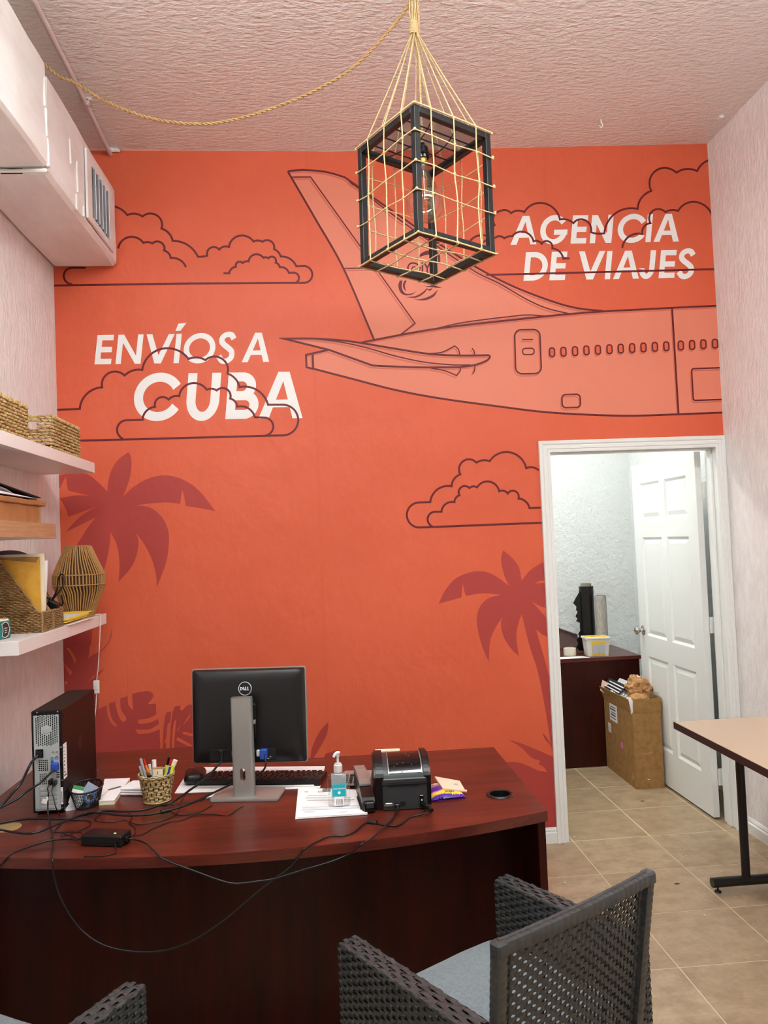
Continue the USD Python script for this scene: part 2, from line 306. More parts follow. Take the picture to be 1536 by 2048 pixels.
# baseboards
def base_prof(d): return [(0, 0), (-d, 0), (-d, .052), (-d*.55, .058), (-d*.7, .066), (-d*.35, .078), (0, .080)]
obj('baseboard_back', ext_x([(YB+y, z) for y, z in base_prof(.014)], LEFT_X+.001, DX0-.058), 'trim_paint', kind='structure')
v, f = arr(ext_x([(y, z) for y, z in base_prof(.016)], 0, YB-.02-FRONT_Y))
obj('baseboard_right', (np.stack([RIGHT_X+v[:, 1], FRONT_Y+v[:, 0], v[:, 2]], 1), f[:, ::-1]), 'trim_paint', kind='structure')
obj('baseboard_left', (np.stack([LEFT_X-v[:, 1], FRONT_Y+v[:, 0], v[:, 2]], 1), f), 'trim_paint', kind='structure')
# door casing with a stepped profile, mitred at the top, and the jamb
PROF = [(-.004, 0), (-.004, .010), (.004, .0125), (.012, .0115), (.015, .0155), (.030, .0155), (.034, .0125), (.040, .0185), (.054, .0195), (.0575, .017), (.0575, 0)]
def casing(y, sgn, xl, xr, zt):
    rows = [[(xl-d, y-sgn*h, 0) for d, h in PROF], [(xl-d, y-sgn*h, zt+d) for d, h in PROF], [(xr+d*.82, y-sgn*h, zt+d) for d, h in PROF], [(xr+d*.82, y-sgn*h, 0) for d, h in PROF]]
    n = len(PROF); out = []
    for k in range(3):
        V = np.array(rows[k]+rows[k+1]); i = np.arange(n); i2 = (i+1) % n
        out.append((V, np.vstack([np.stack([i, i2, n+i2], 1), np.stack([i, n+i2, n+i], 1)])))
    return out
tr = thing('trim_1', kind='structure', label='white moulded casing round the open storage room doorway')
for m in casing(YB, 1, DX0, DX1, DZ): obj('casing', m, 'trim_paint', tr, smooth=25)
JY0, JY1 = YB-.002, YB+.130
for m in (bx(DX0-.018, DX0, JY0, JY1, 0, DZ, .002), bx(DX1, DX1+.018, JY0, JY1, 0, DZ, .002), bx(DX0-.018, DX1+.018, JY0, JY1, DZ, DZ+.018, .002)): obj('jamb', m, 'trim_paint', tr)
for m in (bx(DX0, DX0+.011, JY0+.045, JY0+.085, 0, DZ-.011, .002), bx(DX1-.011, DX1, JY0+.045, JY0+.085, 0, DZ-.011, .002), bx(DX0, DX1, JY0+.045, JY0+.085, DZ-.011, DZ, .002)): obj('door_stop', m, 'trim_paint', tr)
# the open six-panel door: local x runs from the hinge edge along the leaf, local y is its thickness
DOOR_W, DOOR_H, DOOR_T = .885, 2.015, .035
a_open = math.radians(90.4)
dr = thing('door_1', label='white six-panel door standing open into the storage room', loc=(2.111, 4.256, .012), rz=a_open, kind='structure')
slab = m3.Manifold.cube([DOOR_W, DOOR_T, DOOR_H])
def frustum(x0, x1, z0, z1, y0, y1, ins):
    P = [(x0, y0, z0), (x1, y0, z0), (x0, y0, z1), (x1, y0, z1), (x0+ins, y1, z0+ins), (x1-ins, y1, z0+ins), (x0+ins, y1, z1-ins), (x1-ins, y1, z1-ins)]
    return m3.Manifold.hull_points(np.array(P, np.float64).tolist()) if hasattr(m3.Manifold, 'hull_points') else None
panels = []
for cx in (.115, .475):
    for z0, z1 in ((.215, .775), (.905, 1.545), (1.655, 1.895)):
        x0, x1 = cx, cx+.295
        for yo, yi in ((DOOR_T+.001, DOOR_T-.010), (-.001, .010)): slab = slab-frustum(x0, x1, z0, z1, yo, yi, .016)
        panels.append((x0, x1, z0, z1))
obj('leaf', slab, 'trim_paint', dr)
for x0, x1, z0, z1 in panels:
    for yi, yo in ((DOOR_T-.0101, DOOR_T-.0035), (.0101, .0035)): obj('panel', frustum(x0+.019, x1-.019, z0+.019, z1-.019, yi, yo, .024), 'trim_paint', dr)
for z in (.22, 1.05, 1.80):
    obj('hinge', join(bx(-.003, .0005, .003, .032, z-.045, z+.045), *[cyl((-.008, -.004, z-.045+k*.018), (-.008, -.004, z-.029+k*.018), .006, 10) for k in range(5)], bx(-.012, -.004, -.030, -.004, z-.045, z+.045)), 'trim_paint', dr, label='white painted hinge')
kz, kx = .935, DOOR_W-.062
kn = lathe([(.001, 0), (.031, 0), (.031, .004), (.026, .007), (.012, .009), (.011, .024), (.017, .030), (.0255, .038), (.027, .046), (.0235, .055), (.012, .060), (.001, .060)], 24)
obj('knob', move(kn, (kx, DOOR_T, kz), rx=-math.pi/2), 'chrome', dr, smooth=40, label='round brushed metal door knob'); obj('knob', move(kn, (kx, 0, kz), rx=math.pi/2), 'chrome', dr, smooth=40)

# ---------------------------------------------------------------- ceiling lights (all above or behind the picture, and one in the storage room)
def strip_light(label, x, y, z, glow, ln=2.44, group=None):
    t = thing('ceiling_light', label, 'light', (x, y, z), group=group)
    obj('housing', bx(-ln/2-.02, ln/2+.02, -.10, .10, -.025, .0, .004), 'white_plastic', t); obj('lens', bx(-ln/2, ln/2, -.15, .15, -.115, -.0255, .02) if ln > 2 else bx(-ln/2, ln/2, -.06, .06, -.085, -.0255, .02), glow, t)
    for s in (-1, 1): obj('end_cap', move(bx(0, .02, -.155, .155, -.12, -.0255, .004), (ln/2 if s > 0 else -ln/2-.02, 0, 0)), 'white_plastic', t)
    for s in (-1, 1):
        if z < CEIL_Z-.05 and z > 3: obj('hanger', cyl((s*ln*.4, 0, 0), (s*ln*.4, 0, float(ceil_z(x+s*ln*.4))-z), .004, 6), 'silver', t)
    return t
strip_light('white wraparound light hanging from the office ceiling in front of the desk', .30, 1.6, 3.50, 'tube_glow')
strip_light('white wraparound light hanging from the office ceiling behind the visitors', .30, -.75, 3.50, 'tube_glow_fill')
strip_light('white wraparound light on the ceiling of the storage room', 1.35, 5.0, BZ, 'tube_glow_back', .9)

# ---------------------------------------------------------------- boxed air duct along the left wall, conduit on the ceiling
du = thing('air_duct', 'pink-white painted boxed air duct running high along the left wall', 'duct', (LEFT_X, 2.0, 3.06))
def bumpy(m, amp, sc, seed=0):
    t = trimesh.Trimesh(*arr(m), process=True)
    for _ in range(1): t = t.subdivide_to_size(.06, max_iter=12) if False else t
    v, fc = trimesh.remesh.subdivide_to_size(t.vertices, t.faces, .09, max_iter=8)
    d = np.stack([meshkit.noise(v*sc+31*k, seed+k)-.5 for k in range(3)], 1)*amp; return v+d, fc
Xd = -.998
obj('duct_section', bumpy(bx(LEFT_X, Xd+.006, 1.2, 3.052, 3.070, 3.478, .012), .008, 7), 'duct_paint', du, world=True, smooth=35)
obj('duct_section', bumpy(bx(LEFT_X, Xd, 3.056, 4.085, 3.055, 3.452, .016), .010, 7, 5), 'duct_paint', du, world=True, smooth=35)
obj('joint_tape', join(*[bumpy(bx(Xd-.006, Xd+.010, 3.046-.012*k, 3.066-.012*k, 3.075+.11*k, 3.19+.11*k, .004), .008, 30, k) for k in range(3)], bumpy(bx(LEFT_X+.06, Xd+.004, 3.043, 3.062, 3.052, 3.066, .004), .008, 30, 9)), 'caulk', du, world=True, smooth=35)
obj('joint_crack', join(bx(Xd-.004, Xd+.0085, 3.0527, 3.0550, 3.16, 3.26), bx(Xd-.17, Xd-.09, 3.0525, 3.0550, 3.0490, 3.07), bx(Xd, Xd+.0095, 3.054, 3.060, 3.08, 3.11)), 'crack', du, world=True)
gx = Xd+.004
gr = obj('vent_grille', (lambda q: (np.stack([gx+q[0][:, 2], q[0][:, 0], q[0][:, 1]], 1), q[1]))(arr(ext(sbox(3.545, 3.085, 3.975, 3.400).difference(sbox(3.615, 3.115, 3.915, 3.350)), .010))), 'duct_paint', du, world=True, label='white supply grille frame')
obj('grille_back', bx(gx-.002, gx+.001, 3.610, 3.92, 3.11, 3.355), 'charcoal', gr, world=True)
for k in range(5):
    y = 3.650+k*.056; obj('slat', move(bx(-.013, .013, -.0018, .0018, 3.116, 3.349), (gx+.009, y, 0), rz=math.radians(-40)), 'paper_grey', gr, world=True)
for k, (y, w, z0, z1) in enumerate([(3.42, .012, 3.14, 3.28), (3.40, .02, 3.06, 3.13), (3.50, .014, 3.07, 3.12), (3.33, .01, 3.22, 3.33), (3.975, .01, 3.20, 3.215)]): obj('caulk_drip', bumpy(bx(Xd, Xd+.008, y, y+w, z0, z1, .003), .006, 40, k), 'caulk', du, world=True, smooth=35)
pp = thing('ceiling_conduit', 'thin painted conduit along the ceiling beside the air duct', 'pipe', (-1.0, 2.0, 3.64))
obj('pipe', tube(np.array([(-.985, 1.0, 3.648), (-.988, 2.6, 3.648), (-1.0, 3.4, 3.647), (-1.016, 4.05, 3.643), (-1.018, 4.092, 3.642)]), .0115, 10), 'pipe_paint', pp, world=True, smooth=True)
for y in (2.72, 3.62): obj('clip', join(bx(-1.025, -.975, y-.008, y+.008, 3.655, 3.668), tube(np.array([(-1.0, y-.008, 3.647), (-1.0, y+.008, 3.647)]), .0145, 10)), 'pipe_paint', pp, world=True)
obj('plaster_chip', bumpy(bx(-1.022, -.965, 4.075, 4.094, 3.650, 3.668, .005), .014, 30), 'caulk', cat='plaster', label='flaked white plaster where the conduit meets the orange wall', smooth=35)
for x, y, lab in ((1.478, 3.826, 'small white hook in the ceiling above the orange wall'), (2.10, 3.82, 'small white plaster blob at the edge of ceiling and right wall')):
    z = float(ceil_z(x))
    if x < 2: obj('ceiling_hook', join(cyl((x, y, z), (x, y, z-.018), .0045, 8), tube(cr([(x, y, z-.016), (x+.008, y, z-.030), (x, y, z-.042), (x-.009, y, z-.034)]), .0035, 6)), 'caulk', cat='hook', label=lab, smooth=True)
    else: obj('plaster_blob', bumpy(bx(x-.012, x+.014, y-.02, y+.02, z-.016, z+.004, .005), .012, 40), 'caulk', cat='plaster', label=lab, smooth=35)

# ================================================================ THE MURAL: a print on wallpaper, flat layers a fraction of a millimetre thick
def wp(px, py): p = on_y(px, py, WALL_Y); return (p[0], p[2])
def zoomed(s, ox, oy, k): return [[(ox+float(q.split(',')[0])/k, oy+float(q.split(',')[1])/k) for q in seg.split()] for seg in s.split('|') if seg.strip()]
def outline(s, ox=0, oy=0, k=1.):
    """Corner points end a smooth run ('|'): pixels of the photo onto the wall."""
    P = []; segs = zoomed(s, ox, oy, k); last = None
    for seg in segs:
        pts = ([last] if last else [])+seg; P += list(map(tuple, cr(pts, 6))); last = seg[-1]
    return Polygon([wp(*p) for p in P]).buffer(0)
def arcs(s, ox, oy, k):
    """Polyline of arcs: points marked ~ are passed through half way along an arc."""
    toks = [(t.startswith('~'), tuple(float(c) for c in t.lstrip('~').split(','))) for t in s.split()]
    out = []; i = 0
    pts = [(m, wp(ox+x/k, oy+y/k)) for m, (x, y) in toks]
    while i < len(pts):
        m, p = pts[i]
        if m and out and i+1 < len(pts):
            a, b, c = np.array(out[-1]), np.array(p), np.array(pts[i+1][1])
            d = 2*(a[0]*(b[1]-c[1])+b[0]*(c[1]-a[1])+c[0]*(a[1]-b[1]))
            if abs(d) > 1e-9:
                ux = ((a@a)*(b[1]-c[1])+(b@b)*(c[1]-a[1])+(c@c)*(a[1]-b[1]))/d; uz = ((a@a)*(c[0]-b[0])+(b@b)*(a[0]-c[0])+(c@c)*(b[0]-a[0]))/d
                o = np.array([ux, uz]); r = np.linalg.norm(a-o); ta, tb, tc = (math.atan2(*(q-o)[::-1]) for q in (a, b, c))
                up = (tc-ta) % (2*math.pi); mid = (tb-ta) % (2*math.pi); sw = up if mid <= up else up-2*math.pi
                out += [tuple(o+r*np.array([math.cos(ta+sw*q), math.sin(ta+sw*q)])) for q in np.linspace(0, 1, 18)[1:]]
            else: out.append(tuple(c))
            i += 2
        else: out.append(p); i += 1
    return LineString(out)
LW = .0052                                                           # half width of a cloud's line
def flat(poly, layer): return ext_y(poly, WALL_Y-.0003*layer, WALL_Y-.0003*(layer-1)+.0001)
xx = np.linspace(LEFT_X, RIGHT_X, 40)
SHEET = Polygon([(LEFT_X, .078), (DX0-.056, .078), (DX0-.056, DZ+.056), (RIGHT_X, DZ+.056)]+[(x, float(ceil_z(x))-.001) for x in xx[::-1]])
mu = thing('wall_mural', 'orange travel mural with white lettering, clouds, aeroplane and palms covering the back wall', 'mural', (0, WALL_Y, 0))
SEAMS = [LEFT_X-.1, -1.002, -.014, 1.257, RIGHT_X+.1]
for a, b in zip(SEAMS, SEAMS[1:]): obj('wallpaper_strip', ext_y(SHEET.intersection(sbox(a, 0, b, 4)), WALL_Y, WALL_Y+.0012), 'paper_orange', mu, world=True)
for x in SEAMS[1:-1]: obj('seam', flat(SHEET.intersection(sbox(x-.010, 0, x+(.010 if x > -1 else -.004), 4)), .35), 'paper_orange_seam', mu, world=True)
def put(name, poly, layer, m, label=None): 
    g = poly.intersection(SHEET)
    if not g.is_empty: obj(name, flat(g, layer), m, mu, world=True, label=label)
def line(ls, w=LW): return ls.buffer(w, cap_style=2, join_style=2, quad_segs=4)

# ---- aeroplane
def ppts(s): return [tuple(map(float, q.split(','))) for q in s.split()]
def smooth(s, n=8): return [wp(*p) for p in cr(ppts(s), n)]
fin_l = smooth('575.6,342.8 632,440 687,537 748,679'); fin_t = smooth('575.6,342.8 590,341 612,340.3 651,344 683.7,353 697,360 760,405 815,443 880,489 948,532 1020,570 1096,600 1152,616 1205,622')
fus_t = smooth('723.7,685 802,669.7 872,657.7 950,648 1024,640 1088,633 1140.6,628 1205,623 1293,618.5 1370,614.5 1436,611.5')
belly = smooth('626.5,737.4 703,757.4 789,779.5 875,796 1000,813.3 1088,824 1175.8,829.4 1263.7,831.5 1357.5,828.5 1447,825')
tail = [wp(*p) for p in ppts('657.4,699.6 612,710 613,734.5 626.5,738')]
stab_u = smooth('568,677.5 620,677.2 674.6,680 720.4,685.8 789,697.3 860.8,708.2 918,711 961,710.8 973,710.4'); nose = smooth('973,710.4 978,711 979.6,714.5 972.5,721.6 949.6,730 918,734.5')
stab_d = smooth('918,734.5 846.5,735 760,732')+[wp(744.8, 731), wp(657.4, 699.6), wp(568, 677.5)]
stab = Polygon(stab_u+nose[1:]+stab_d[1:]).buffer(0)
body = unary_union([Polygon(fin_l[::-1][:0]+fin_t+[wp(1205, 640), wp(748, 690)]+fin_l[::-1]).buffer(0), Polygon(fus_t+belly[::-1]+[wp(613, 734.5), wp(612, 710), wp(657, 699.6), wp(700, 690)]).buffer(0), stab])
put('aeroplane', body, 1, 'paper_plane', 'pale salmon aeroplane tail and rear fuselage')
thick = [fin_l, fin_t, fus_t, belly, tail, stab_u+nose[1:]+stab_d[1:], [wp(625.3, 708.7), wp(626.5, 738)], [wp(1344, 616), wp(1356.9, 828.5)]]
thin = [[wp(*p) for p in ppts('584.7,354.5 621,354 760,548 830,646.7 800,670')], smooth('697,360 702,366 712,373 813,450 940,537 1000,568 1055.7,600 1095,617 1140.6,628'), [wp(688, 537), wp(752, 536)],
        smooth('868.7,658 928.7,644.7 1024,632.7 1056,630 1088,632'), smooth('628.7,678 674.6,683 731.9,695.3 789,711.6 846.5,724 903.7,729.7 941,730'), smooth('858,707.3 883.7,704.5 909.5,692')+smooth('909.5,692 916.6,698.7 920,710.8')[1:],
        smooth('860.8,736 889.4,741.7 913,751')+smooth('913,751 920,741.7 921,736')[1:], smooth('943.8,696.4 948.5,703 949,710'), smooth('949.6,731 949,741 945.3,747.4'), [wp(1044, 679), wp(1066, 679)]]
def quad(tl, tr, br, bl, r):
    g = Polygon([wp(*tl), wp(*tr), wp(*br), wp(*bl)]); return g.buffer(-r).buffer(r, quad_segs=5)
door_q = quad((1029, 660), (1079.5, 659), (1082.8, 747), (1031.5, 748), .034); pill = quad((1045, 697), (1068, 696.4), (1068.2, 708.8), (1045.2, 709.5), .0145)
cargo = quad((1123.4, 789.4), (1160, 788.4), (1161, 814.6), (1124.5, 815.6), .020); hatch = quad((1383, 737.5), (1470, 734.5), (1475, 798), (1386.5, 801), .012)
shade = unary_union([line(LineString(q), .004) for q in thick[:-1]+thin]+[g.exterior.buffer(.004) for g in (door_q, cargo, hatch)]+[line(LineString(thick[-1]), .004)])
put('aeroplane_shadow_line', affinity.translate(shade, -.0075, -.011).intersection(body.buffer(-.004)), 2, 'paper_plane_shade')
put('aeroplane_outline', unary_union([line(LineString(q), .0052) for q in thick]+[line(LineString(q), .0034) for q in thin]+[g.exterior.buffer(.0042) for g in (door_q, cargo, hatch)]+[pill.exterior.buffer(.0036)]), 3, 'paper_line', 'dark maroon outline of the aeroplane')
for zx, zy in zip((355, 433, 512, 590, 668, 747, 824, 902, 979, 1057, 1135, 1234, 1311, 1388, 1467), (357, 353, 349, 344, 340, 336, 332, 328, 324, 320, 316, 311, 307, 302, 298)):
    cx, cy = 1000+zx/3.413, 600+zy/3.413; q = quad((cx-5.4, cy-8.4), (cx+4.6, cy-8.7), (cx+5.4, cy+8.4), (cx-4.6, cy+8.7), .0112)
    put('aeroplane_window_shadow', affinity.translate(q.buffer(.003), -.006, -.010), 2.3, 'paper_plane_shade'); put('aeroplane_window', q, 3, 'paper_orange'); put('aeroplane_window_outline', q.exterior.buffer(.0040), 4, 'paper_line')
# emblem on the fin
Z5 = lambda s: [wp(740+float(a.split(',')[0])/4.8, 480+float(a.split(',')[1])/4.8) for a in s.split()]
emb = [LineString(cr(Z5('372,292 364,262 385,228 425,222 462,240 478,275 462,312 430,330 405,318'), 6)).buffer(.0042), LineString(Z5('398,285 408,262 432,256')).buffer(.003), LineString(Z5('503,240 503,330 548,330')).buffer(.0042), LineString(Z5('503,220 503,228')).buffer(.0042),
       LineString(Z5('522,222 549,268 576,220')).buffer(.0042), LineString(Z5('549,268 549,330')).buffer(.0042)]
def zpoly(s): return outline(s, 740, 480, 4.8)
emb += [zpoly('285,390 272,440 290,500 335,530 400,525 450,492|405,512 345,515 312,480 305,430 312,390|285,390'), zpoly('332,390 316,430 325,470 350,497|338,465 336,430 352,390|332,390'), zpoly('340,548 430,540 500,505 560,450|520,510 440,555 340,548'),
        zpoly('415,570 500,565 590,530 655,475|610,545 520,580 415,570'), zpoly('450,180 490,130 540,105 590,100 640,105|670,150 675,220|655,215 650,165 620,140|560,140 500,155 450,180'), zpoly('510,440 600,455 690,462|640,442 600,430 585,410|580,440 510,440'), zpoly('540,478 580,485 600,462|575,470 540,478')]
put('fin_emblem', unary_union(emb), 3, 'paper_plane_line' if False else 'paper_line', 'maroon letters and swooshes on the tail fin')
for k, wd in enumerate(('640,350 640,372', '655,348 672,348 663,348 663,370', '600,352 600,372')): put('fin_emblem_letter', LineString(Z5(wd)).buffer(.0022), 3, 'paper_line')

# ---- palms and leaves
ZP = (100, 880, 4.267)
put('palm_tree', outline('490,440|497,360 520,270 580,170 672,102|692,150 695,220 680,330 625,480|720,395 850,325 985,302 1130,335 1270,430 1412,607|1300,585 1157,563|1148,500 1130,425|1118,490 1112,545|1000,533 870,540 735,557|850,575 950,650 1005,760 1015,880 990,1050 912,1258|905,1150 870,1020 810,900 735,793|755,870 740,980 690,1090 585,1210|592,1120 590,1000 565,880 515,785|510,880 490,1000 455,1130 415,1260 385,1400 350,1750|75,1750 100,1400 130,1200 185,1000 230,895 270,830 320,750 390,660|300,705 210,750 135,783|210,700 290,630 400,568|310,600 230,630 155,655|140,600 105,530|80,500|200,475 280,472 345,477|240,452 155,432|145,380 135,312|110,360 88,410|70,412|70,300|180,285 310,290 400,350 490,440', *ZP), 1, 'paper_palm', 'dark red palm silhouette on the left of the mural')
put('palm_tree', outline('578,335|540,250 520,140 535,75|600,130 650,200 670,300|730,225 825,160|900,130|900,310|835,297 800,302 765,318|800,316 900,312|900,515|845,497 800,482 745,450|800,510 850,570|920,640|920,720|858,705 820,690 778,655|800,740 840,880 875,1020|920,1200|940,1700|905,1600 885,1500 870,1400 840,1220 790,970 730,780 690,620|672,543|650,600 632,700 648,850|590,790 540,710 518,620 530,565|480,640 440,740 430,880|436,905|375,760 342,600 360,500 420,430 515,400|390,390 262,408|250,370 240,320|233,370 230,420|62,467|110,370 190,280 300,235 400,232 490,270 578,335', 860, 1080, 3.657), 1, 'paper_palm', 'dark red palm silhouette beside the doorway')
put('palm_leaf', outline('560,1625|640,1626 720,1652 790,1685 858,1697|830,1660 795,1640|805,1615|740,1590 670,1520 568,1457|700,1500 885,1578|960,1590|960,2400|420,2400|450,2000 500,1780 560,1625', 860, 1080, 3.657), 1.3, 'paper_palm', 'dark red leaf clump low beside the doorway')
put('palm_leaf', outline('820,1405|850,1440 885,1500|900,1530 870,1490 840,1455 820,1405', 860, 1080, 3.657), 1.3, 'paper_palm')
ZL = (110, 1230, 5.297)
clump = outline('70,150|395,150|385,200 370,330 355,460|400,420 470,390|550,310 585,230 600,135|597,230 555,320 480,395|475,450 460,520 440,620|520,570 490,610 440,660|445,760|495,710 460,755|462,1000|300,2700|70,2700', *ZL)
for s in ('90,300|150,350 220,460 210,520|170,430 130,370 90,300', '180,230|235,345 265,215|180,230', '90,510|180,600 160,640|100,530|90,510', '345,715|420,650 410,640|345,715', '100,700|140,710 110,745|100,700'): clump = clump.difference(outline(s, *ZL))
put('palm_leaf', clump, 1.3, 'paper_palm', 'dark red leaf clump in the left corner under the shelf')
mon = outline('300,2700|462,1005|500,978 545,962|570,940 635,915|690,885 770,858|815,835 900,815 985,803|1030,825 1048,860|985,945|1070,938|1072,1050|1095,1100 1100,1140|1110,1210|1110,1300|1200,2700', *ZL)
for s in ('548,962|560,1060 600,1150 640,1182|655,1165 610,1110 580,1020 570,935', '635,905|655,1010 690,1100 725,1135|755,1110 745,1070 700,1000 690,875', '770,850|775,940 800,985 830,1005|820,900 818,825', '1085,1045|1000,1090 880,1110|895,1150 1000,1140 1105,1098', '850,1213|1000,1210 1105,1150|1125,1200 1000,1250 880,1262'): mon = mon.difference(outline(s, *ZL))
put('monstera_leaf', mon, 1.6, 'paper_palm', 'dark red split leaf between the computer tower and the monitor')
gra = unary_union([outline('1100,2700|1150,1200 1235,1015|1220,1130 1180,1320 1170,2700', *ZL), outline('1170,2700|1230,1150 1335,945|1300,1080 1240,1320 1230,2700', *ZL), outline('1190,2700|1280,1150 1350,1010 1400,960 1430,945|1540,990 1630,1120 1660,1300|1640,2700', *ZL)])
for s in ('1440,1030|1360,1160 1425,1090|1440,1030', '1330,1150|1290,1235 1312,1215|1330,1150', '1350,1245|1380,1238 1460,1258|1460,1285 1360,1262', '1285,1325|1310,1300 1470,1390|1420,1392', '1180,1290|1160,1360 1190,1330|1180,1290', '1130,1320|1115,1390 1145,1370|1130,1320'): gra = gra.difference(outline(s, *ZL))
put('palm_leaf', gra, 1.6, 'paper_palm', 'dark red feathery leaves behind the monitor')
put('palm_leaf', outline('100,2200|265,1245 300,1000 420,700 560,480 720,310|725,450 660,690 500,980 360,1215|250,2200', 600, 1420, 12.8), 1.6, 'paper_palm', 'slim dark red leaf right of the monitor')
put('palm_leaf', outline('420,2000|620,1200 760,1090 1000,1010|900,1130 850,1200 560,2000', 600, 1420, 12.8), 1.6, 'paper_palm', 'small dark red leaf behind the pump bottle')

# ---- lettering: slanted geometric capitals
def letter(ch, w, t):
    """Unit capital of width w and stroke t (cap height 1)."""
    def st(*p): return LineString(p).buffer(t/2, cap_style=2, join_style=2)
    def ring(cx, cy, rx, ry): return affinity.scale(Point(cx, cy).buffer(1, quad_segs=16), rx, ry).difference(affinity.scale(Point(cx, cy).buffer(1, quad_segs=16), rx-t, ry-t))
    band = sbox(-1, 0, 5, 1); h = t/2
    if ch == 'A':
        o = Polygon([(0, 0), (w/2-.62*t, 1), (w/2+.62*t, 1), (w, 0), (w-1.12*t, 0), (w/2, .80), (1.12*t, 0)]); return o.union(sbox(.2*w, .24, .8*w, .24+.85*t).intersection(Polygon([(0, 0), (w/2-.62*t, 1), (w/2+.62*t, 1), (w, 0)])))
    if ch == 'E': return unary_union([sbox(0, 0, t, 1), sbox(0, 0, w, t), sbox(0, 1-t, w, 1), sbox(0, .5-t/2, w*.96, .5+t/2)])
    if ch == 'I': return sbox(0, 0, t, 1)
    if ch == 'N': return unary_union([sbox(0, 0, t, 1), sbox(w-t, 0, w, 1), Polygon([(0, 1), (1.05*t, 1), (w, 0), (w-1.05*t, 0)])])
    if ch == 'V': return Polygon([(0, 1), (1.08*t, 1), (w/2, .28), (w-1.08*t, 1), (w, 1), (w/2+.6*t, 0), (w/2-.6*t, 0)])
    if ch == 'O': return ring(w/2, .5, w/2, .52)
    if ch == 'C': rx = .53; return ring(rx, .5, rx, .52).difference(Polygon([(rx+.12, .5), (rx+2, .5+1.55), (rx+2, .5-1.55)]))
    if ch == 'G': rx = w/2; return ring(rx, .5, rx, .52).difference(Polygon([(rx+.05, .5), (rx+2, .5+1.75), (rx+2, .5)])).difference(sbox(rx, .3, 3, .5-.02+.02)).union(sbox(rx*1.02, .5-t*.95, w, .5)).union(ring(rx, .5, rx, .52).intersection(sbox(rx, 0, 3, .4)))
    if ch == 'U': r = w/2; return unary_union([sbox(0, .42, t, 1), sbox(w-t, .42, w, 1), affinity.scale(ring(r, 0, r, r), 1, .45/r*1.0, origin=(r, 0)).intersection(sbox(-1, -2, 3, 0)) if False else affinity.translate(affinity.scale(Point(r, 0).buffer(1, quad_segs=16), r, .45).difference(affinity.scale(Point(r, 0).buffer(1, quad_segs=16), r-t, .45-t)).intersection(sbox(-1, -2, 3, 0.001)), 0, .42)])
    if ch == 'D': return unary_union([sbox(0, 0, t, 1), sbox(0, 0, w-.5, t), sbox(0, 1-t, w-.5, 1), ring(w-.5, .5, .5, .5).intersection(sbox(w-.5, -1, w+1, 2))])
    if ch == 'B':
        up = unary_union([sbox(0, .5-t/2+.03, w*.5, .5+t/2+.03), sbox(0, 1-t, w*.5, 1), affinity.scale(Point(0, 0).buffer(1, quad_segs=12), 1, 1)]) if False else None
        def lobe(y0, y1, ww): r = (y1-y0)/2; cx = ww-r; return unary_union([sbox(0, y0, cx, y0+t), sbox(0, y1-t, cx, y1), ring(cx, (y0+y1)/2, r, r).intersection(sbox(cx, -1, 9, 2))])
        return unary_union([sbox(0, 0, t, 1), lobe(0, .5+t/2, w), lobe(.5-t/2, 1, w*.88)])
    if ch == 'J': r = w*.62; cx = w-r; q = affinity.scale(Point(cx, .36).buffer(1, quad_segs=16), r, .38).difference(affinity.scale(Point(cx, .36).buffer(1, quad_segs=16), r-t, .38-t)).intersection(sbox(-1, -1, 3, .362)).difference(Polygon([(cx, .30), (cx-2, .60), (cx-2, -.2)])); return unary_union([sbox(w-t, .36, w, 1), q])
    if ch == 'S':
        P = cr([(w*.86, .80), (w*.70, .935), (w*.46, .955), (w*.24, .87), (w*.20, .72), (w*.36, .60), (w*.60, .49), (w*.80, .36), (w*.80, .17), (w*.58, .055), (w*.32, .06), (w*.10, .22)], 6); return LineString(P).buffer(t/2, cap_style=2)
def word(items, slant, t, y_of, h_of):
    for ch, x0, x1 in items:
        bot, h = y_of(x0), h_of(x0); g = letter(ch[0], (x1-x0)/h, t)
        acc = Polygon([(-.05, 1.10), (.03, 1.35), (.30, 1.37), (.12, 1.10)]) if len(ch) > 1 else None
        if acc is not None: g = unary_union([g, acc])
        def mp(c):
            c = np.asarray(c); px = x0+c[:, 0]*h+slant*c[:, 1]*h; py = bot+(y_of(x1)-y_of(x0))*c[:, 0]*h/max(x1-x0, 1e-6)-c[:, 1]*h
            return [wp(a, b) for a, b in zip(px, py)]
        gs = [Polygon(mp(q.exterior.coords), [mp(r.coords) for r in q.interiors]) for q in getattr(g, 'geoms', [g]) if isinstance(q, Polygon)]
        put('letter', unary_union([q.buffer(0) for q in gs]), 2, 'paper_white')
def zx(L, ox, k): return [(c, ox+a/k, ox+b/k) for c, a, b in L]
word(zx([('E', 253, 347), ('N', 372, 515), ('V', 532, 692), ('I2', 702, 733), ('O', 752, 932), ('S', 945, 1047), ('A', 1090, 1247)], 100, 2.844), .105, .185, lambda x: 640+(252.5-(x-189)*2.844*.0146)/2.844, lambda x: 58.6)
word(zx([('C', 468, 745), ('U', 768, 955), ('B', 997, 1180), ('A', 1185, 1437)], 100, 2.844), .075, .195, lambda x: 640+(572-(x-264)*2.844*.0145)/2.844, lambda x: 93.2)
word(zx([('A', 248, 408), ('G', 424, 592), ('E', 617, 712), ('N', 735, 868), ('C', 900, 1060), ('I', 1077, 1110), ('A', 1127, 1283)], 940, 3.072), .09, .19, lambda x: 300+(583-(x-1020.7)*3.072*.0203)/3.072, lambda x: 57.3-(x-1020)*.006)
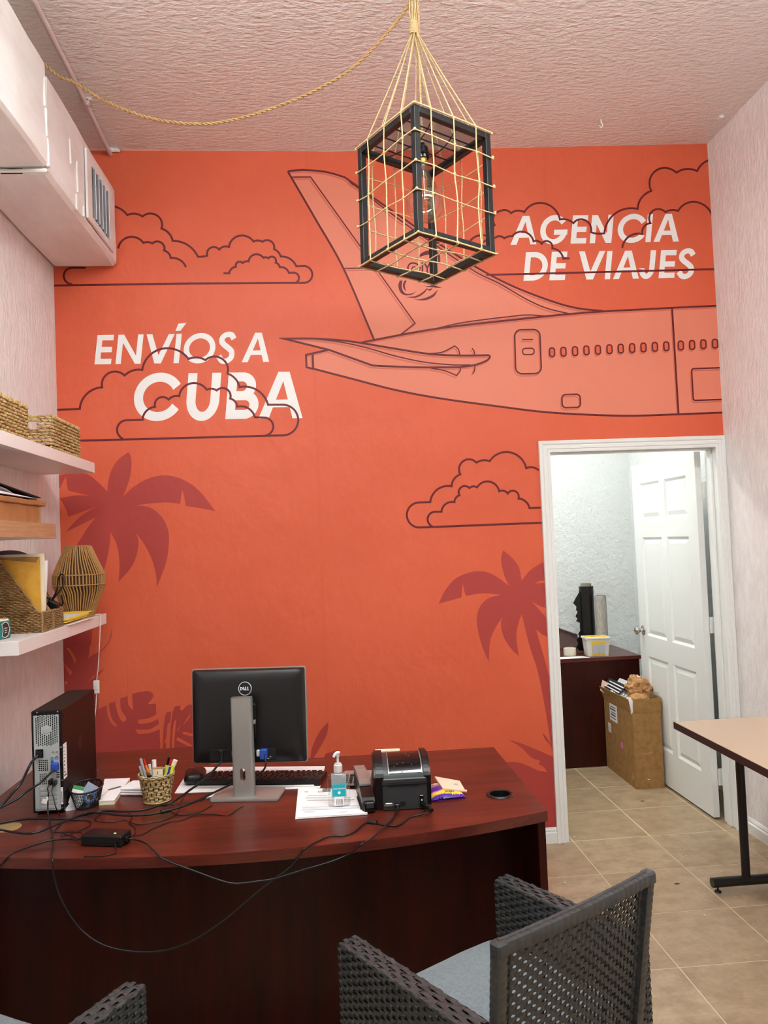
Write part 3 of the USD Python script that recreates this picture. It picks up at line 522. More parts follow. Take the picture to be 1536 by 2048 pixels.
word(zx([('D', 328, 470), ('E', 487, 583), ('V', 654, 816), ('I', 827, 862), ('A', 878, 1037), ('J', 1052, 1128), ('E', 1158, 1255), ('S', 1268, 1374)], 940, 3.072), .09, .19, lambda x: 300+(804-(x-1046.8)*3.072*.0196)/3.072, lambda x: 57.3-(x-1046)*.005)

# ---- cloud outlines, over lettering and sky
ZA, ZB, ZC, ZD, ZE = (100, 360, 4.267), (380, 440, 5.486), (100, 640, 2.844), (940, 300, 3.072), (800, 880, 5.12)
def cloud(lines, label): put('cloud_outline', unary_union([line(l) for l in lines]), 4, 'paper_line', label)
cloud([arcs('500,222 ~580,236 660,300 ~718,288 790,312 ~925,312 952,415 ~1012,452 1047,520 ~1170,552 1262,655', *ZA), arcs('82,403 ~140,402 190,392 ~235,302 322,325 ~370,293 428,297 ~520,180 697,237 ~745,225 795,240 ~905,248 922,320 ~968,352 995,402 ~1095,425 1165,508 1260,505 ~1342,597 1260,690 0,697 -1530,720', *ZB),
       arcs('305,750 190,750 ~118,822 190,890', *ZA), arcs('583,585 ~665,490 798,538 ~835,530 873,543 ~962,545 975,603 ~1012,625 1030,667 ~1110,683 1160,745', *ZA),
       arcs('368,585 430,585 ~455,537 503,513 ~525,463 578,473 ~610,455 643,455 ~708,379 805,415 ~835,410 862,420 ~932,417 940,467 ~968,485 985,518 ~1045,530 1085,580 1140,578 ~1196,632 1160,688', *ZB)], 'cloud outline high on the left beside the duct')
cloud([arcs('40,511 170,506 ~205,425 297,383 ~335,302 425,316 ~470,288 525,284 ~625,167 788,222 ~835,213 884,228 ~995,235 1010,305 ~1055,335 1078,382 ~1180,400 1240,482 1330,482 ~1412,570 1330,656 40,690', *ZC),
       arcs('415,675 ~382,618 440,570 527,568 ~548,518 598,494 ~625,441 675,453 ~705,434 735,434 ~805,360 892,397 ~920,391 948,401 ~1018,405 1025,447 ~1052,463 1065,493 ~1132,505 1165,553 1215,555 ~1270,608 1225,657', *ZC)], 'cloud outline running through the lower left lettering')
cloud([arcs('0,560 ~40,530 102,528 ~120,490 152,462 ~150,400 190,374 ~222,370 252,388 ~290,373 333,382 ~455,328 552,427 ~595,428 635,450 ~718,438 742,505 ~785,515 825,512 ~895,388 1030,362 ~1055,292 1113,252 ~1150,122 1268,140 ~1332,117 1395,130 ~1425,88 1475,60', *ZD), arcs('935,603 ~975,533 1058,517 ~1070,470 1108,450 ~1138,366 1200,382 ~1240,369 1278,375 ~1390,320 1490,415', *ZD),
       arcs('60,640 ~90,560 155,540 ~185,530 210,543 ~235,532 260,530 ~330,503 390,562 ~418,560 440,577 ~495,570 505,605 ~550,625 572,667 612,667', *ZD), arcs('100,768 1520,732', *ZD)], 'cloud outline running through the upper right lettering')
cloud([arcs('1500,845 192,896 ~70,768 190,640 310,635 ~378,510 528,474 ~555,398 618,352 ~652,213 783,232 ~850,208 918,217 ~1110,124 1292,289 ~1345,279 1420,310', *ZE), arcs('335,886 ~283,805 350,735 425,734 ~462,660 557,636 ~572,592 608,565 ~632,480 710,492 ~750,475 790,485 ~905,424 1015,525 ~1062,520 1103,548 ~1190,530 1213,600 ~1285,628 1325,697 1440,692', *ZE)], 'cloud outline beside the top of the doorway')

# ================================================================ THE DESK
DT = .75; DCX, DHW = -.263, .917                                     # top height, centre and half width of the bow-front desk
_R = (DHW**2+.16**2)/(2*.16)
def front_y(x): return 2.262+_R-math.sqrt(max(_R*_R-(x-DCX)**2, 0))
dk = thing('desk', 'dark cherry bow-front executive desk covered with cables and office things', 'desk', (DCX, 2.8, 0))
bow = [(x, front_y(x)) for x in np.linspace(DCX-DHW, DCX+DHW, 33)]
TOP = Polygon(bow+[(DCX+DHW, 3.192), (DCX-DHW, 3.192)])
holes = [Point(.547, 2.605).buffer(.036, quad_segs=8), Point(-1.020, 2.598).buffer(.036, quad_segs=8)]
def slab_of(poly, z0, z1, b=.0014):
    inner = poly.buffer(-b, join_style=2); return join(move(ext(poly, z1-z0-2*b), (0, 0, z0+b)), move(ext(inner, b), (0, 0, z1-b)), move(ext(inner, b), (0, 0, z0)))
obj('desk_top', slab_of(TOP.difference(unary_union(holes)), DT-.031, DT), 'cherry', dk, world=True)
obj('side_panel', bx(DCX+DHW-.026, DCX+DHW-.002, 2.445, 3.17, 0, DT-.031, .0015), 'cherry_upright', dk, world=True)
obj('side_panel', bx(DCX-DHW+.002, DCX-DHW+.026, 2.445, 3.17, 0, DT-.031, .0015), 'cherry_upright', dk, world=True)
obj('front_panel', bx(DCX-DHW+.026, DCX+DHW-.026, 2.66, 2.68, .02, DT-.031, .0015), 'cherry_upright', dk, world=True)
obj('bracket', bx(DCX+DHW-.046, DCX+DHW-.0262, 2.60, 2.62, DT-.05, DT-.031), 'steel_panel', dk, world=True)
def ring(x, y, z, ro, ri, h): return move(lathe([(ri, -.02), (ri, h*.6), (ri+.002, h), (ro-.003, h), (ro, h*.3), (ro, 0), (ri+.004, 0), (ri+.004, -.02), (ri, -.02)], 28, False), (x, y, z))
obj('grommet', join(ring(.547, 2.605, DT, .046, .034, .004), move(lathe([(.0005, 0), (.0345, 0)], 24, False), (.547, 2.605, DT-.03))), 'black_plastic', dk, world=True, smooth=30, label='open black cable grommet')
obj('grommet', join(ring(-1.020, 2.598, DT, .042, .034, .003), move(lathe([(.0005, 0), (.034, 0)], 24, False), (-1.020, 2.598, DT+.0015))), 'grommet_tan', dk, world=True, smooth=30, label='tan cable grommet')
rt = thing('desk_return', 'dark cherry desk return running back from the left end of the desk', 'desk', (-.86, 3.34, 0))
obj('desk_top', slab_of(sbox(DCX-DHW, 3.1921, -.52, 3.488), DT-.031, DT, .0003), 'cherry', rt, world=True)
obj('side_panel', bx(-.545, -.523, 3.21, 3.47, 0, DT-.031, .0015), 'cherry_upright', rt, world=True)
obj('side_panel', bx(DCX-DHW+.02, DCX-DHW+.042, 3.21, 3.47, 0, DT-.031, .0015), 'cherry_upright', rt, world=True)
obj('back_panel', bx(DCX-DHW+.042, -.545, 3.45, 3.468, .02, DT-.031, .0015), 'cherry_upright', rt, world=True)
DZ0 = DT+.0003

# ---------------------------------------------------------------- computer tower, seen from its rear
tw = thing('computer_tower', 'black small computer tower standing on the desk, its rear ports toward the visitors', 'computer', (-.93, 2.70, DZ0))
TX0, TX1, TH, TD = -.0485, .0495, .336, .382                         # local: x across, y back into the room, z up
obj('case', join(bx(TX0, TX1, .004, TD, .006, TH, .003), *[bx(x, x+.012, y, y+.02, 0, .007) for x in (TX0+.01, TX1-.022) for y in (.02, TD-.05)]), 'black_soft', tw)
hexes = []
for i in range(12):
    for j in range(19):
        x, z = TX0+.017+i*.0066, .222+j*.0057+(i % 2)*.00285
        d = math.hypot((x-.001), (z-.274)); 
        if d > .0165 and abs(x-.001) < .036 and .222 < z < .327 and abs(x-.001)+abs(z-.274) < .076: hexes.append(Point(x, z).buffer(.0025, quad_segs=2))
for (x0, z0, nx, nz) in ((-.026, .142, 5, 6), (-.024, .098, 4, 6)):
    for i in range(nx):
        for j in range(nz): hexes.append(sbox(x0+i*.0062, z0+j*.0062, x0+i*.0062+.0044, z0+j*.0062+.0044))
plate = unary_union([sbox(TX0+.009, .014, TX1-.009, .332-.010)]).difference(unary_union(hexes))
rp = obj('rear_plate', ext_y(plate, -.0005, .0042), 'steel_panel', tw, label='grey steel rear plate with fan grille')
obj('plate_backing', bx(TX0+.012, TX1-.012, .003, .0052, .02, .32), 'dark', tw)
obj('fan_hub', move(lathe([(.001, 0), (.0125, 0), (.0115, .0012), (.001, .0012)], 20), (.001, -.0004, .274), rx=math.pi/2), 'steel_panel', rp)
obj('power_socket', join(bx(-.034, -.010, -.004, .001, .185, .213, .001), bx(-.031, -.013, -.016, -.004, .188, .209, .003)), 'black_plastic', tw, label='black power plug in its socket')
obj('slot_cover', bx(TX0+.011, TX0+.024, -.004, .0, .020, .094, .001), 'steel_panel', rp)
for k in range(5): obj('slot_bracket', bx(TX0+.026, TX1-.018, -.0022, .0, .0185+k*.0142, .0185+k*.0142+.0112, .001), 'steel_panel', rp)
for x, z, m in ((.018, .182, 'port_green'), (.032, .183, 'port_purple')): obj('keyboard_port', move(lathe([(.001, 0), (.0055, 0), (.0055, .002), (.0035, .0024), (.001, .0012)], 14), (x, -.0004, z), rx=math.pi/2), m, tw)
for x in (.021, .033): obj('audio_port', move(lathe([(.0012, 0), (.0036, 0), (.0036, .0016), (.0012, .0012)], 12), (x, -.0004, .201), rx=math.pi/2), 'silver', tw)
obj('video_plug', join(bx(.018, .040, -.022, -.002, .142, .170, .004), bx(.014, .022, -.004, .001, .138, .174, .001)), 'blue_plug', tw, label='blue video plug')
obj('usb_plug', bx(.010, .020, -.026, 0, .100, .118, .002), 'black_plastic', tw); obj('usb_plug', bx(.023, .033, -.026, 0, .096, .112, .002), 'black_plastic', tw)
for k in range(3): obj('usb_port', bx(.030, .040, -.001, .001, .118+k*.0075, .1215+k*.0075), 'dark', tw)
for x, z in ((TX0+.02, .3315), (TX1-.012, .331), (TX1-.004, .215), (TX1-.004, .107), (TX1-.005, .018), (TX0+.018, .012), (TX1-.015, .0135)): obj('screw', move(lathe([(.0005, 0), (.003, 0), (.0024, .0016), (.0005, .0018)], 10), (x, .004, z), rx=math.pi/2), 'chrome', tw)
sk = obj('side_sticker', bx(TX1-.0003, TX1+.0004, .010, .045, .108, .222), 'paper', tw, label='white barcode sticker on the side')
for k in range(9): obj('print', bx(TX1+.0004, TX1+.0006, .014, .014+random.uniform(.008, .026), .116+k*.0115, .116+k*.0115+random.choice([.002, .005])), 'ink', sk)
obj('corner_sticker', join(bx(TX1-.008, TX1-.0015, .003, .0042, .030, .085)), 'paper', tw); obj('print', bx(TX1-.0058, TX1-.0038, .0024, .0032, .036, .072), 'ink', tw)
for y, z in ((.028, .312), (.362, .31), (.365, .03)): obj('side_clip', bx(TX1-.001, TX1+.0012, y-.006, y+.006, z-.005, z+.005, .0005), 'black_plastic', tw)
obj('side_emblem', move(lathe([(.001, 0), (.024, 0), (.023, .0007), (.001, .0007)], 28), (TX1, .19, .185), ry=math.pi/2), 'black_plastic', tw)

# ---------------------------------------------------------------- monitor seen from behind
mo = thing('monitor', 'black flat-panel monitor with silver stand, its back to the visitors', 'monitor', (-.29, 2.75, DZ0), rz=math.radians(-9.0))
tilt = math.radians(-3.)
def tilted(m): return move(m, (-.005, .068, .259), rx=tilt)              # panel frame: local x across, y toward the user, z up from the panel centre
MW, MH = .2025, .1625
def rrp(w, h, r): return sbox(-w+r, -h+r, w-r, h-r).buffer(r, quad_segs=4)
def loft(secs):                                                      # sections of (outline, y) from back to front
    P = [np.array(s[0].exterior.coords)[:-1] for s in secs]; n = len(P[0]); V = np.vstack([np.stack([p[:, 0], np.full(n, y), p[:, 1]], 1) for p, (_, y) in zip(P, secs)])
    i = np.arange(n); i2 = (i+1) % n; Fc = []
    for k in range(len(P)-1): Fc += [np.stack([k*n+i, (k+1)*n+i2, k*n+i2], 1), np.stack([k*n+i, (k+1)*n+i, (k+1)*n+i2], 1)]
    c0, c1 = len(V), len(V)+1; V = np.vstack([V, [P[0][:, 0].mean(), secs[0][1], P[0][:, 1].mean()], [P[-1][:, 0].mean(), secs[-1][1], P[-1][:, 1].mean()]])
    Fc += [np.stack([np.full(n, c0), i, i2], 1), np.stack([np.full(n, c1), (len(P)-1)*n+i2, (len(P)-1)*n+i], 1)]; V2, F2 = V, np.vstack(Fc)
    return V2, F2[:, ::-1]
obj('back_shell', tilted(loft([(rrp(.155, .116, .02), -.022), (rrp(.178, .139, .016), -.018), (rrp(.194, .155, .012), -.008), (rrp(MW-.002, MH-.002, .008), .006), (rrp(MW-.002, MH-.002, .008), .012)])), 'black_plastic', mo, smooth=30)
obj('bezel', tilted(ext_y(rrp(MW+.001, MH+.001, .008), .0115, .026)), 'silver_paint', mo, label='thin silver bezel edge')
obj('screen', tilted(bx(-.183, .183, .026, .0265, -.145, .145)), 'black_gloss', mo)
obj('vent_slot', tilted(bx(-.170, .170, -.0125, -.004, .1435, .1475)), 'dark', mo)
obj('mount_plate', tilted(bx(-.030, .034, -.034, -.018, -.075, .045, .004)), 'black_soft', mo)
obj('port_recess', tilted(bx(-.135, .100, -.0235, -.018, -.149, -.108, .003)), 'dark', mo)
lg = obj('logo_ring', tilted(move(lathe([(.0215, 0), (.0235, 0), (.0235, .0022), (.0215, .0022), (.0215, 0)], 40, False), (-.004, -.0215, .096), rx=math.pi/2)), 'paper_grey', mo, smooth=30, label='round silver maker emblem')
x = -.0215
for ch, w in (('D', .72), ('E', .60), ('L', .50), ('L', .50)):
    g = letter(ch, w, .24) if ch != 'L' else unary_union([sbox(0, 0, .24, 1), sbox(0, 0, w, .22)])
    if ch == 'D': g = unary_union([sbox(0, 0, .24, 1), affinity.translate(affinity.scale(Point(0, 0).buffer(1, quad_segs=10), .50, .5), .22, .5).difference(affinity.translate(affinity.scale(Point(0, 0).buffer(1, quad_segs=10), .27, .28), .22, .5)).intersection(sbox(.22, -1, 2, 2))])
    if ch == 'E': g = affinity.rotate(g, 38, origin='center')
    g = affinity.scale(g, .0118, .0118, origin=(0, 0)); obj('logo_letter', tilted(ext_y(affinity.translate(g, x, .090), -.0237, -.0215)), 'paper_grey', lg); x += w*.0118+.0014
CXW = .036
colp = rrect(-CXW, CXW, -.016, .020, .010)
slot = move(ext(rrect(-.009, .009, .055, .100, .009), .08), (0, 0, 0))
sv, sf = arr(slot); slotm = trimesh.Trimesh(np.stack([sv[:, 0], .04-sv[:, 2], sv[:, 1]], 1), sf)
col = trimesh.creation.extrude_polygon(colp, .330, engine='earcut')
try: col = trimesh.boolean.difference([col, slotm], engine='manifold')
except Exception: pass
obj('stand_column', move(col, (-.006, -.012, .004)), 'silver_paint', mo, smooth=30, label='silver stand column with a cable slot')
obj('column_cap', move(ext(colp.buffer(-.001), .004), (-.006, -.012, .334)), 'silver', mo)
obj('height_catch', bx(.030, .036, -.004, .010, .245, .258, .001), 'silver_paint', mo)
obj('stand_base', join(slab_of(rrect(-.118, .118, -.052, .078, .012), 0, .009, .002)), 'silver_paint', mo, label='flat silver stand base')
obj('video_plug', tilted(bx(.048, .072, -.047, -.022, -.142, -.108, .003)), 'blue_plug', mo, label='blue video plug')
for xa, xb in ((-.052, -.034), (.034, .045)): obj('port_plug', tilted(bx(xa, xb, -.034, -.022, -.134, -.112, .002)), 'white_plastic', mo)
for k, (xa, w) in enumerate(((-.05, .012), (-.05, .008), (.062, .014), (.078, .005), (.044, .02))): obj('port_label', tilted(bx(xa, xa+w, -.0242, -.0234, -.144+(k % 2)*.006, -.141+(k % 2)*.006)), 'ink_light', mo)
obj('lock_slot', tilted(bx(.130, .134, -.0185, -.014, -.098, -.088)), 'silver', mo)
obj('power_inlet', tilted(bx(-.100, -.082, -.030, -.022, -.128, -.112, .002)), 'black_plastic', mo)
mo_in = None

# ---------------------------------------------------------------- keyboard, mouse, papers
def sheet(name, pts, z, h, m, label, cat='paper', group=None, prints=(), wob=.0):
    """A sheet or a stack: traced corners lying on the desk."""
    P = [on_z(x, y, z)[:2] for x, y in pts]; poly = Polygon(P)
    c = poly.centroid; t = thing(name, label, cat, (c.x, c.y, z), group=group)
    lay = max(1, int(round(h/.0014))); ms = []
    for k in range(lay):
        q = affinity.rotate(affinity.translate(poly, random.uniform(-wob, wob), random.uniform(-wob, wob)), random.uniform(-wob, wob)*120)
        ms.append(move(ext(q, h/lay*.82), (0, 0, z+k*h/lay)))
    for k, q in enumerate(ms): obj('sheet', q, m, t, world=True)
    return t, P
def prints_on(t, P, z, rows, m='ink_light', ind=(.12, .8)):
    A, B, C, D = [np.array(p) for p in P]                             # corners: near left, near right, far right, far left
    for v, u0, u1, th in rows:
        a, b = (A+(D-A)*v), (B+(C-B)*v); p, q = a+(b-a)*u0, a+(b-a)*u1; up = (D-A)*th
        obj('print', move(ext(Polygon([p, q, q+up, p+up]), .0002), (0, 0, z)), m, t, world=True)
Zs = DZ0
tp, P = sheet('paper_sheet', [(349, 1587), (640, 1576), (650, 1533), (381, 1535)], Zs, .0016, 'paper', 'large white sheet lying under the keyboard and the mouse')
tp, P = sheet('paper_stack', [(414, 1597), (548, 1592), (562, 1577), (440, 1578)], Zs+.0018, .006, 'paper', 'loose white papers wedged behind the monitor stand', wob=.003); prints_on(tp, P, Zs+.0079, [(.3, .1, .5, .06), (.55, .3, .9, .06), (.75, .55, .9, .05)])
tp, P = sheet('paper_stack', [(591, 1639), (735, 1630), (726, 1583), (597, 1579)], Zs, .006, 'paper', 'stack of printed white forms under the pump bottle', wob=.002)
prints_on(tp, P, Zs+.0061, [(.84, .10, .16, .03), (.70, .15, .45, .02), (.62, .12, .80, .02), (.54, .15, .85, .02), (.30, .08, .90, .012), (.21, .08, .90, .012), (.14, .12, .26, .02), (.08, .6, .72, .015)]); prints_on(tp, P, Zs+.00605, [(.222, .08, .90, .08)], 'paper_grey')
kb = thing('keyboard', 'black desktop keyboard behind the monitor stand, its top edge toward the visitors', 'keyboard', (-.250, 2.925, Zs+.0018), rz=math.radians(-10.6))
KW, KD = .222, .070
obj('case', ext_x([(-KD, 0), (KD, 0), (KD, .012), (-KD+.004, .024), (-KD, .022)], -KW, KW), 'black_plastic', kb)
obj('rest_strip', bx(-KW+.004, KW-.02, -KD-.008, -KD-.001, 0, .005, .001), 'white_plastic', kb)
def kz_(y): return .024-(y+KD)*.0857
keys = []
for r in range(6):
    y = KD-.016-r*.0205-(.004 if r == 5 else 0); x = -KW+.012
    while x < KW-.022:
        w = random.choice([.0155]*7+[.024]) if r != 0 else random.choice([.0155, .0155, .05 if -.06 < x < .05 else .02])
        if any(abs(x-g) < .006 for g in (-.115, .105)): x += .006
        keys.append((x, y, w)); x += w+.0035
for x, y, w in keys:
    z = kz_(y); q = frustum(x, x+w, 0, .0165, 0, .008, .0022); v, f = arr(q)
    obj('key', (np.stack([v[:, 0], y-.008+v[:, 2], z-.003+v[:, 1]], 1), f[:, ::-1]), 'key', kb)
ms_ = thing('mouse', 'black computer mouse on white paper beside the pen basket', 'mouse', tuple(np.r_[on_z(391, 1563, DT)[:2], Zs+.0018]), rz=math.radians(6))
b = m3.Manifold.hull(m3.Manifold.batch_boolean([m3.Manifold.sphere(.018, 28).translate([sx*.014, sy, .016]) for sx in (-1, 1) for sy in (-.034, .036)]+[m3.Manifold.sphere(.024, 28).translate([0, -.006, .016])], m3.OpType.Add)).trim_by_plane([0, 0, 1], 0.)
obj('shell', move(b, sc=(1.2, 1.12, 1.15)), 'black_plastic', ms_, smooth=50); obj('wheel', move(lathe([(.001, -.003), (.006, -.003), (.006, .003), (.001, .003)], 14), (0, .034, .040), ry=math.pi/2), 'charcoal', ms_)
obj('side_trim', tube(cr([(.036, -.034, .014), (.040, 0, .014), (.036, .036, .014)]), .0022, 6), 'silver_paint', ms_, smooth=True)

# ---------------------------------------------------------------- woven pen basket and what stands in it
cupx, cupy = on_z(317, 1598, DT)[:2]; cupy = 2.772
cp_ = thing('pen_basket', 'small woven bamboo basket holding pens in front of the mouse', 'basket', (cupx, cupy, Zs))
rc = lambda z: .043+.016*(z/.094)**.9
n = 20; ms = []
for k in range(2):                                                   # diagonal splints in two directions, woven in and out
    for i in range(n):
        zz = np.linspace(0.002, .090, 15); a = 2*np.pi*i/n+(1 if k else -1)*zz*9.0; rr = np.array([rc(z) for z in zz])+.0011*np.cos(np.pi*(np.arange(15)+i*1.0+k))
        da = .0098/rr
        V = np.vstack([np.stack([rr*np.cos(a+s*da), rr*np.sin(a+s*da), zz], 1) for s in (-.5, .5)]); q = np.arange(14); ms.append((V, np.vstack([np.stack([q, q+15, q+16], 1), np.stack([q, q+16, q+1], 1)])))
obj('weave', join(*ms), 'bamboo', cp_, kind='stuff'); obj('liner', lathe([(.001, .001), (.0405, .001), (.0415, .004), (.0555, .088)], 28, False), 'lamp_core', cp_, smooth=40)
zz = np.linspace(0, 2*np.pi, 90, endpoint=False)
for s in (1, -1): obj('rim_strand', tube(np.stack([.0585*np.cos(zz), .0585*np.sin(zz), .091+s*.0035*np.sin(zz*9)], 1), .0032, 6, closed=True), 'bamboo', cp_, smooth=True)
obj('foot_ring', tube(np.stack([.044*np.cos(zz), .044*np.sin(zz), .0035+0*zz], 1), .0028, 6, closed=True), 'bamboo', cp_, smooth=True)
def pen(name, top_px, z_top, bot, r, m, label, tip=None, cat='pen', cap=None, prof=None):
    """A pen leaning in the basket, from a point inside its bottom to a traced top."""
    tpt = on_y(*top_px, cupy+bot[1]*.4); p0 = np.array([cupx+bot[0], cupy+bot[1], Zs+.006]); d = tpt-p0; L = np.linalg.norm(d); d /= L
    t = thing(name, label, cat, tuple(p0)); A = lambda u: p0+d*u
    obj('barrel', cyl(A(0), A(L*(.86 if cap else 1)), r, 14), m, t, world=True, smooth=40)
    if cap: obj('cap', join(cyl(A(L*.86), A(L), r*1.08, 14)), cap, t, world=True, smooth=40)
    return t, A, L
pen('pen', (281, 1517), 0, (-.012, -.022), .0046, 'grey_plastic', 'grey ballpoint pen leaning out of the pen basket on its left', cap='grey_plastic'); pen('pencil', (287, 1519), 0, (.0, .008), .0042, 'orange_pencil', 'orange pencil with a red end in the pen basket', cat='pencil', cap='red_plastic')
pen('pen', (280, 1532), 0, (-.020, 0), .005, 'paper_grey', 'pale grey pen lowest at the left rim of the pen basket'); pen('marker', (308, 1520), 0, (-.004, .0), .0075, 'white_plastic', 'white printed marker upright in the pen basket')
pen('pen', (299, 1529), 0, (-.006, .016), .0046, 'white_plastic', 'white pen behind the upright white marker'); pen('pen', (338, 1515), 0, (.006, .012), .0042, 'black_gloss', 'black pen behind the yellow highlighters')
pen('highlighter', (351, 1520), 0, (.012, -.010), .0072, 'yellow_ink', 'yellow highlighter with a pale end leaning right in the pen basket', cap='cream'); pen('highlighter', (335, 1530), 0, (.014, .014), .0066, 'yellow_ink', 'second yellow highlighter, standing upright in the pen basket')
pen('pen', (343, 1520), 0, (.010, .0), .0046, 'paper_grey', 'pale pen with a red cap between the highlighters', cap='red_plastic'); pen('pen', (341, 1534), 0, (.016, -.018), .005, 'navy', 'blue pen low at the right of the pen basket')
t = thing('eraser_box', 'small cream box with print standing in the pen basket', 'box', (cupx+.008, cupy-.012, Zs+.045)); obj('carton', bx(-.016, .016, -.005, .005, 0, .068, .001), 'cream', t); obj('print', bx(-.001, .001, -.0056, -.005, .048, .058), 'ink', t); obj('print', bx(-.012, .012, -.0056, -.005, .040, .042), 'ink_light', t); obj('lid', bx(-.0165, .0165, -.0055, .0055, .066, .070), 'kraft', t)
t = thing('binder_clip', 'black clip on the pen basket rim beside the white marker', 'clip', (cupx-.012, cupy-.054, Zs+.092)); obj('clip_body', bx(-.008, .008, -.004, .006, -.006, .010, .002), 'black_plastic', t); obj('clip_arm', tube(cr([(-.006, -.004, .006), (0, -.006, .018), (.007, -.004, .008)]), .0012, 5), 'black_plastic', t)

# ---------------------------------------------------------------- notepad, folded cloth, desk tidy with cards
P = [on_z(x, y, DT)[:2] for x, y in ((198, 1611), (229, 1609), (260, 1564), (210, 1566))]; c = Polygon(P).centroid
nb = thing('notepad', 'thick white notepad with a pen drawn on its cover', 'notepad', (c.x, c.y, Zs))
obj('pages', move(ext(Polygon(P), .013), (0, 0, Zs)), 'cream', nb, world=True); obj('cover', move(ext(Polygon(P).buffer(.001), .0014), (0, 0, Zs+.0131)), 'paper', nb, world=True)
pz = Zs+.0146; a, b = on_z(196, 1597, pz), on_z(222, 1578, pz)
obj('pen_print', move(ext(LineString([a[:2], b[:2]]).buffer(.0035), .0002), (0, 0, pz)), 'pad_peach', nb, world=True); a, b = on_z(220, 1579, pz), on_z(238, 1574, pz); obj('pen_print', move(ext(LineString([a[:2], b[:2]]).buffer(.008), .0003), (0, 0, pz)), 'ink', nb, world=True)
obj('sleeve_print', move(ext(Point(*on_z(197, 1599, pz)[:2]).buffer(.012), .0003), (0, 0, pz)), 'pad_peach', nb, world=True)
fc = thing('folded_cloth', 'folded white cloth lying between the notepad and the pen basket', 'cloth', tuple(np.r_[on_z(272, 1584, DT)[:2], Zs]), rz=math.radians(-14))
for k in range(3):
    m = bumpy(rbox(-.042+k*.003, .050, -.046, .052-k*.004, k*.009, k*.009+.011, .005), .004, 45, k); obj('fold', m, 'paper', fc, smooth=60)
bk = thing('mesh_tidy', 'black mesh desk tidy full of cards beside the computer tower', 'basket', (-.828, 2.775, Zs), rz=math.radians(4))
a = np.linspace(0, 2*np.pi, 44, endpoint=False); oval = lambda rx, ry, z, tilt_=0: np.stack([rx*np.cos(a), ry*np.sin(a), z+tilt_*np.sin(a)], 1)
obj('rim', tube(oval(.052, .070, .062, .004), .003, 7, closed=True), 'black_metal', bk, smooth=True); obj('bottom', move(lathe([(.001, 0), (.04, 0), (.04, .003), (.001, .003)], 28), sc=(1, 1.35, 1)), 'black_metal', bk)
ms = [tube(np.stack([np.interp(np.linspace(0, 1, 4), [0, 1], [.040*math.cos(q), .052*math.cos(q)]), np.interp(np.linspace(0, 1, 4), [0, 1], [.054*math.sin(q), .070*math.sin(q)]), np.linspace(.002, .062+.004*math.sin(q), 4)], 1), .0008, 4, False) for q in np.linspace(0, 2*np.pi, 84, endpoint=False)]
ms += [tube(oval(.040+.012*k/11, .054+.016*k/11, .003+.0052*k), .0008, 4, closed=True) for k in range(1, 11)]
obj('wire_mesh', join(*ms), 'black_metal', bk, kind='stuff')
def card(name, label, px, y, w, h, rz, rx, m, ry=0., zt=None, strip=None):
    p = on_y(*px, y); t = thing(name, label, 'card', tuple(p)); q = lambda g: move(g, (0, 0, 0), rz=rz, rx=rx, ry=ry)
    obj('card_face', q(bx(-w/2, w/2, -.0008, .0008, -h/2, h/2)), m, t)
    if strip: obj('header', q(bx(-w/2, w/2, -.0012, -.0006, h/2-.012, h/2)), strip, t)
    for k in range(4): obj('print', q(bx(-w*.28, w*.28-.004*k, -.0012, -.0006, -.008+k*.005, -.0062+k*.005)), 'ink_light', t)
    return t
card('business_card', 'white card with a green header leaning in the mesh desk tidy', (153, 1590), 2.745, .036, .058, .1, -.25, 'paper', .30, strip='green_card'); card('business_card', 'blue-grey card tilted behind the green and white card', (178, 1586), 2.785, .046, .060, .0, -.25, 'slate_card', .58); card('business_card', 'pale card slanting low at the front of the mesh desk tidy', (148, 1612), 2.735, .034, .05, .2, -.2, 'paper_grey', .7)
t = thing('tape_roll', 'blue tape roll in the mesh desk tidy', 'tape', tuple(on_y(180, 1596, 2.765)), rz=.3); tr_ = lathe([(.013, -.009), (.020, -.009), (.0205, 0), (.020, .009), (.013, .009), (.013, -.009)], 26, False); obj('tape', move(tr_, rx=math.pi/2-.5), 'blue_tape', t, smooth=30); obj('core', move(lathe([(.0115, -.009), (.0130, -.009), (.0130, .009), (.0115, .009), (.0115, -.009)], 26, False), rx=math.pi/2-.5), 'white_plastic', t, smooth=30)
t = thing('tape_roll', 'grey tape roll lying low in the mesh desk tidy', 'tape', tuple(on_y(168, 1611, 2.765)), rz=-.2); obj('tape', move(tr_, sc=(1.2, 1.2, 1.), rx=math.pi/2-.9), 'film_clear', t, smooth=30)

